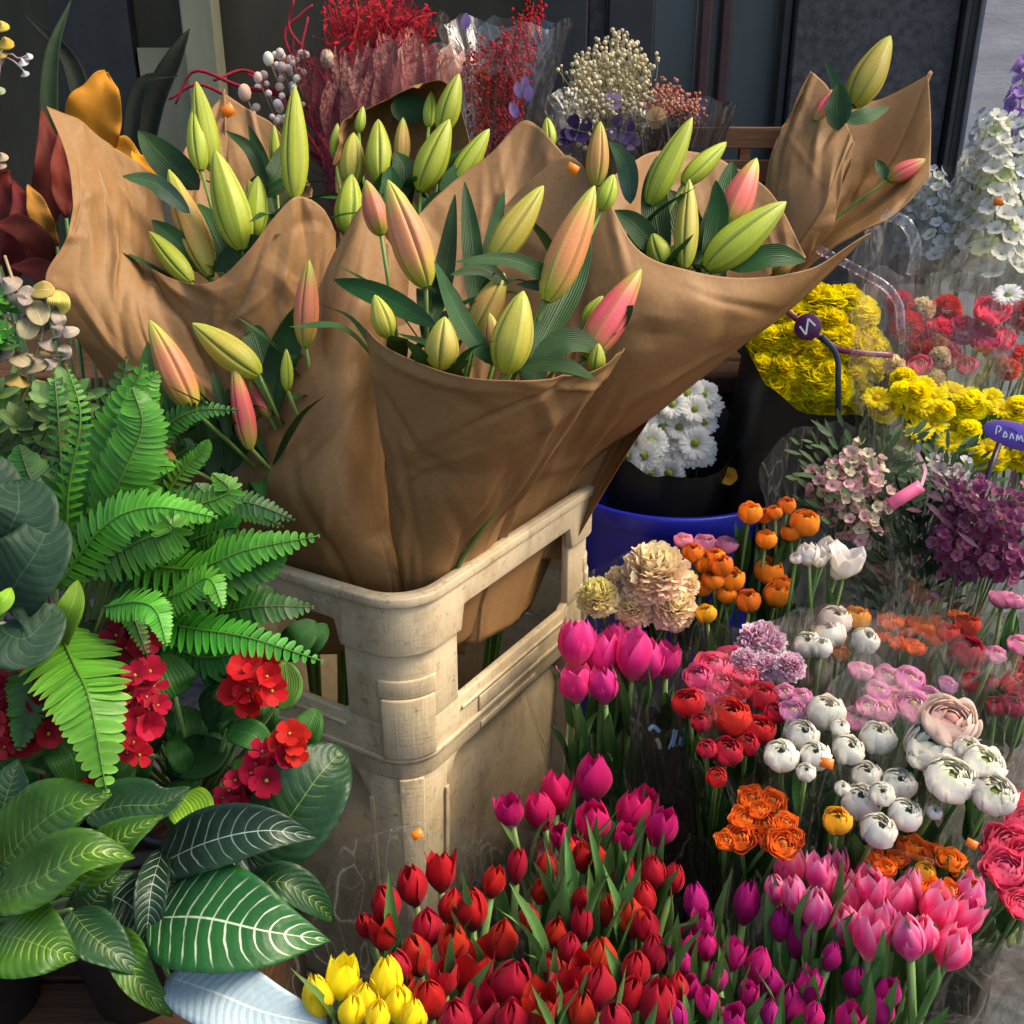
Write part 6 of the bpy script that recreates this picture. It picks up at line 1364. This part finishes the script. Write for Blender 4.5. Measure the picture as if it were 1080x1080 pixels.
gp2 = P(90, 300, 1.45); gp2.z = 0
th = thing('dark_leaf_plant', 'tall houseplant of very dark green blades in the shadow by the window', 'plant', gp2)
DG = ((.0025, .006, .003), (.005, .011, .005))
for pts, hw, c in (([(60, 260, 1.4), (52, 150, 1.38), (55, 60, 1.38), (75, 0, 1.4)], 12, ((.012, .028, .01), (.025, .05, .018))), ([(130, 250, 1.42), (90, 120, 1.4), (70, 60, 1.4), (20, 10, 1.4)], 14, DG), ([(140, 250, 1.42), (160, 120, 1.42), (185, 60, 1.42), (200, 30, 1.43)], 14, DG), ([(150, 240, 1.4), (138, 160, 1.39), (150, 90, 1.39), (188, 80, 1.4)], 12, DG)):
    PL(th, pts, hw * .8, 'autumn', c, fold=.35, wav=.05, shape=(.75, .9), stalk=gp2)
wp = P(-10, 140, 1.12); wp.z = .36
th = thing('berry_branch', 'fine branch with yellow discs and white tips at the very edge high up', 'branch', wp)
mb = MB()
for pts in ([(-20, 120, 1.1), (5, 60, 1.1), (20, 62, 1.1), (30, 58, 1.1)], [(5, 60, 1.1), (15, 65, 1.1), (26, 76, 1.1)], [(-20, 200, 1.1), (-5, 110, 1.1), (3, 40, 1.1)]): mb.tube(spline([P(*q) for q in pts], 8), .0012, None, (.4, .3, .25), 5)
mb.tube([P(-20, 200, 1.1), wp], .0015, None, (.4, .3, .25), 5); part('twig', mb, 'stem', th)
for x, y, r, c in ((2, 28, 7, (.50, .34, .05)), (6, 46, 8, (.52, .34, .04)), (1, 58, 5, (.5, .36, .1)), (24, 66, 5, (.6, .58, .55)), (30, 60, 4, (.6, .58, .55)), (26, 78, 4, (.5, .5, .5)), (0, 96, 5, (.34, .4, .2)), (2, 166, 6, (.4, .3, .2)), (1, 175, 5, (.45, .3, .2))):
    PL(th, [(x - r, y + 2, 1.095), (x, y, 1.09), (x + r, y - 2, 1.095)], r * .9, 'leaf', (c, c), 'disc', .1, 0, (1., .45), 8, 3)
#@@SECTION light
# ------------------------------------------------------------------ light
SUN_AZ, SUN_EL = math.radians(86), math.radians(50)
w = bpy.data.worlds.new('World'); sc.world = w; w.use_nodes = True
nt = w.node_tree; bg = nt.nodes['Background']
sky = nt.nodes.new('ShaderNodeTexSky'); sky.sky_type = 'NISHITA'; sky.sun_disc = False
sky.dust_density = 4.0; sky.ozone_density = .6; sky.sun_elevation = SUN_EL; sky.sun_rotation = SUN_AZ
nt.links.new(sky.outputs[0], bg.inputs[0]); bg.inputs[1].default_value = .145
ld = bpy.data.lights.new('sun', 'SUN'); ld.energy = 2.05; ld.angle = math.radians(32); ld.color = (1, .84, .62)
lo = bpy.data.objects.new('sun', ld); COL.objects.link(lo)
sd = Vector((math.sin(SUN_AZ) * math.cos(SUN_EL), math.cos(SUN_AZ) * math.cos(SUN_EL), math.sin(SUN_EL)))
lo.rotation_euler = sd.to_track_quat('Z', 'Y').to_euler(); lo.location = sd * 6
sc.view_settings.view_transform = 'Standard'; sc.view_settings.look = 'None'; sc.view_settings.exposure = 1.05; sc.view_settings.gamma = 1
sc.render.engine = 'CYCLES'
sc.cycles.max_bounces = 6; sc.cycles.transparent_max_bounces = 24; sc.cycles.transmission_bounces = 4; sc.cycles.glossy_bounces = 3
sc.cycles.use_denoising = True
sc.cycles.caustics_reflective = False; sc.cycles.caustics_refractive = False
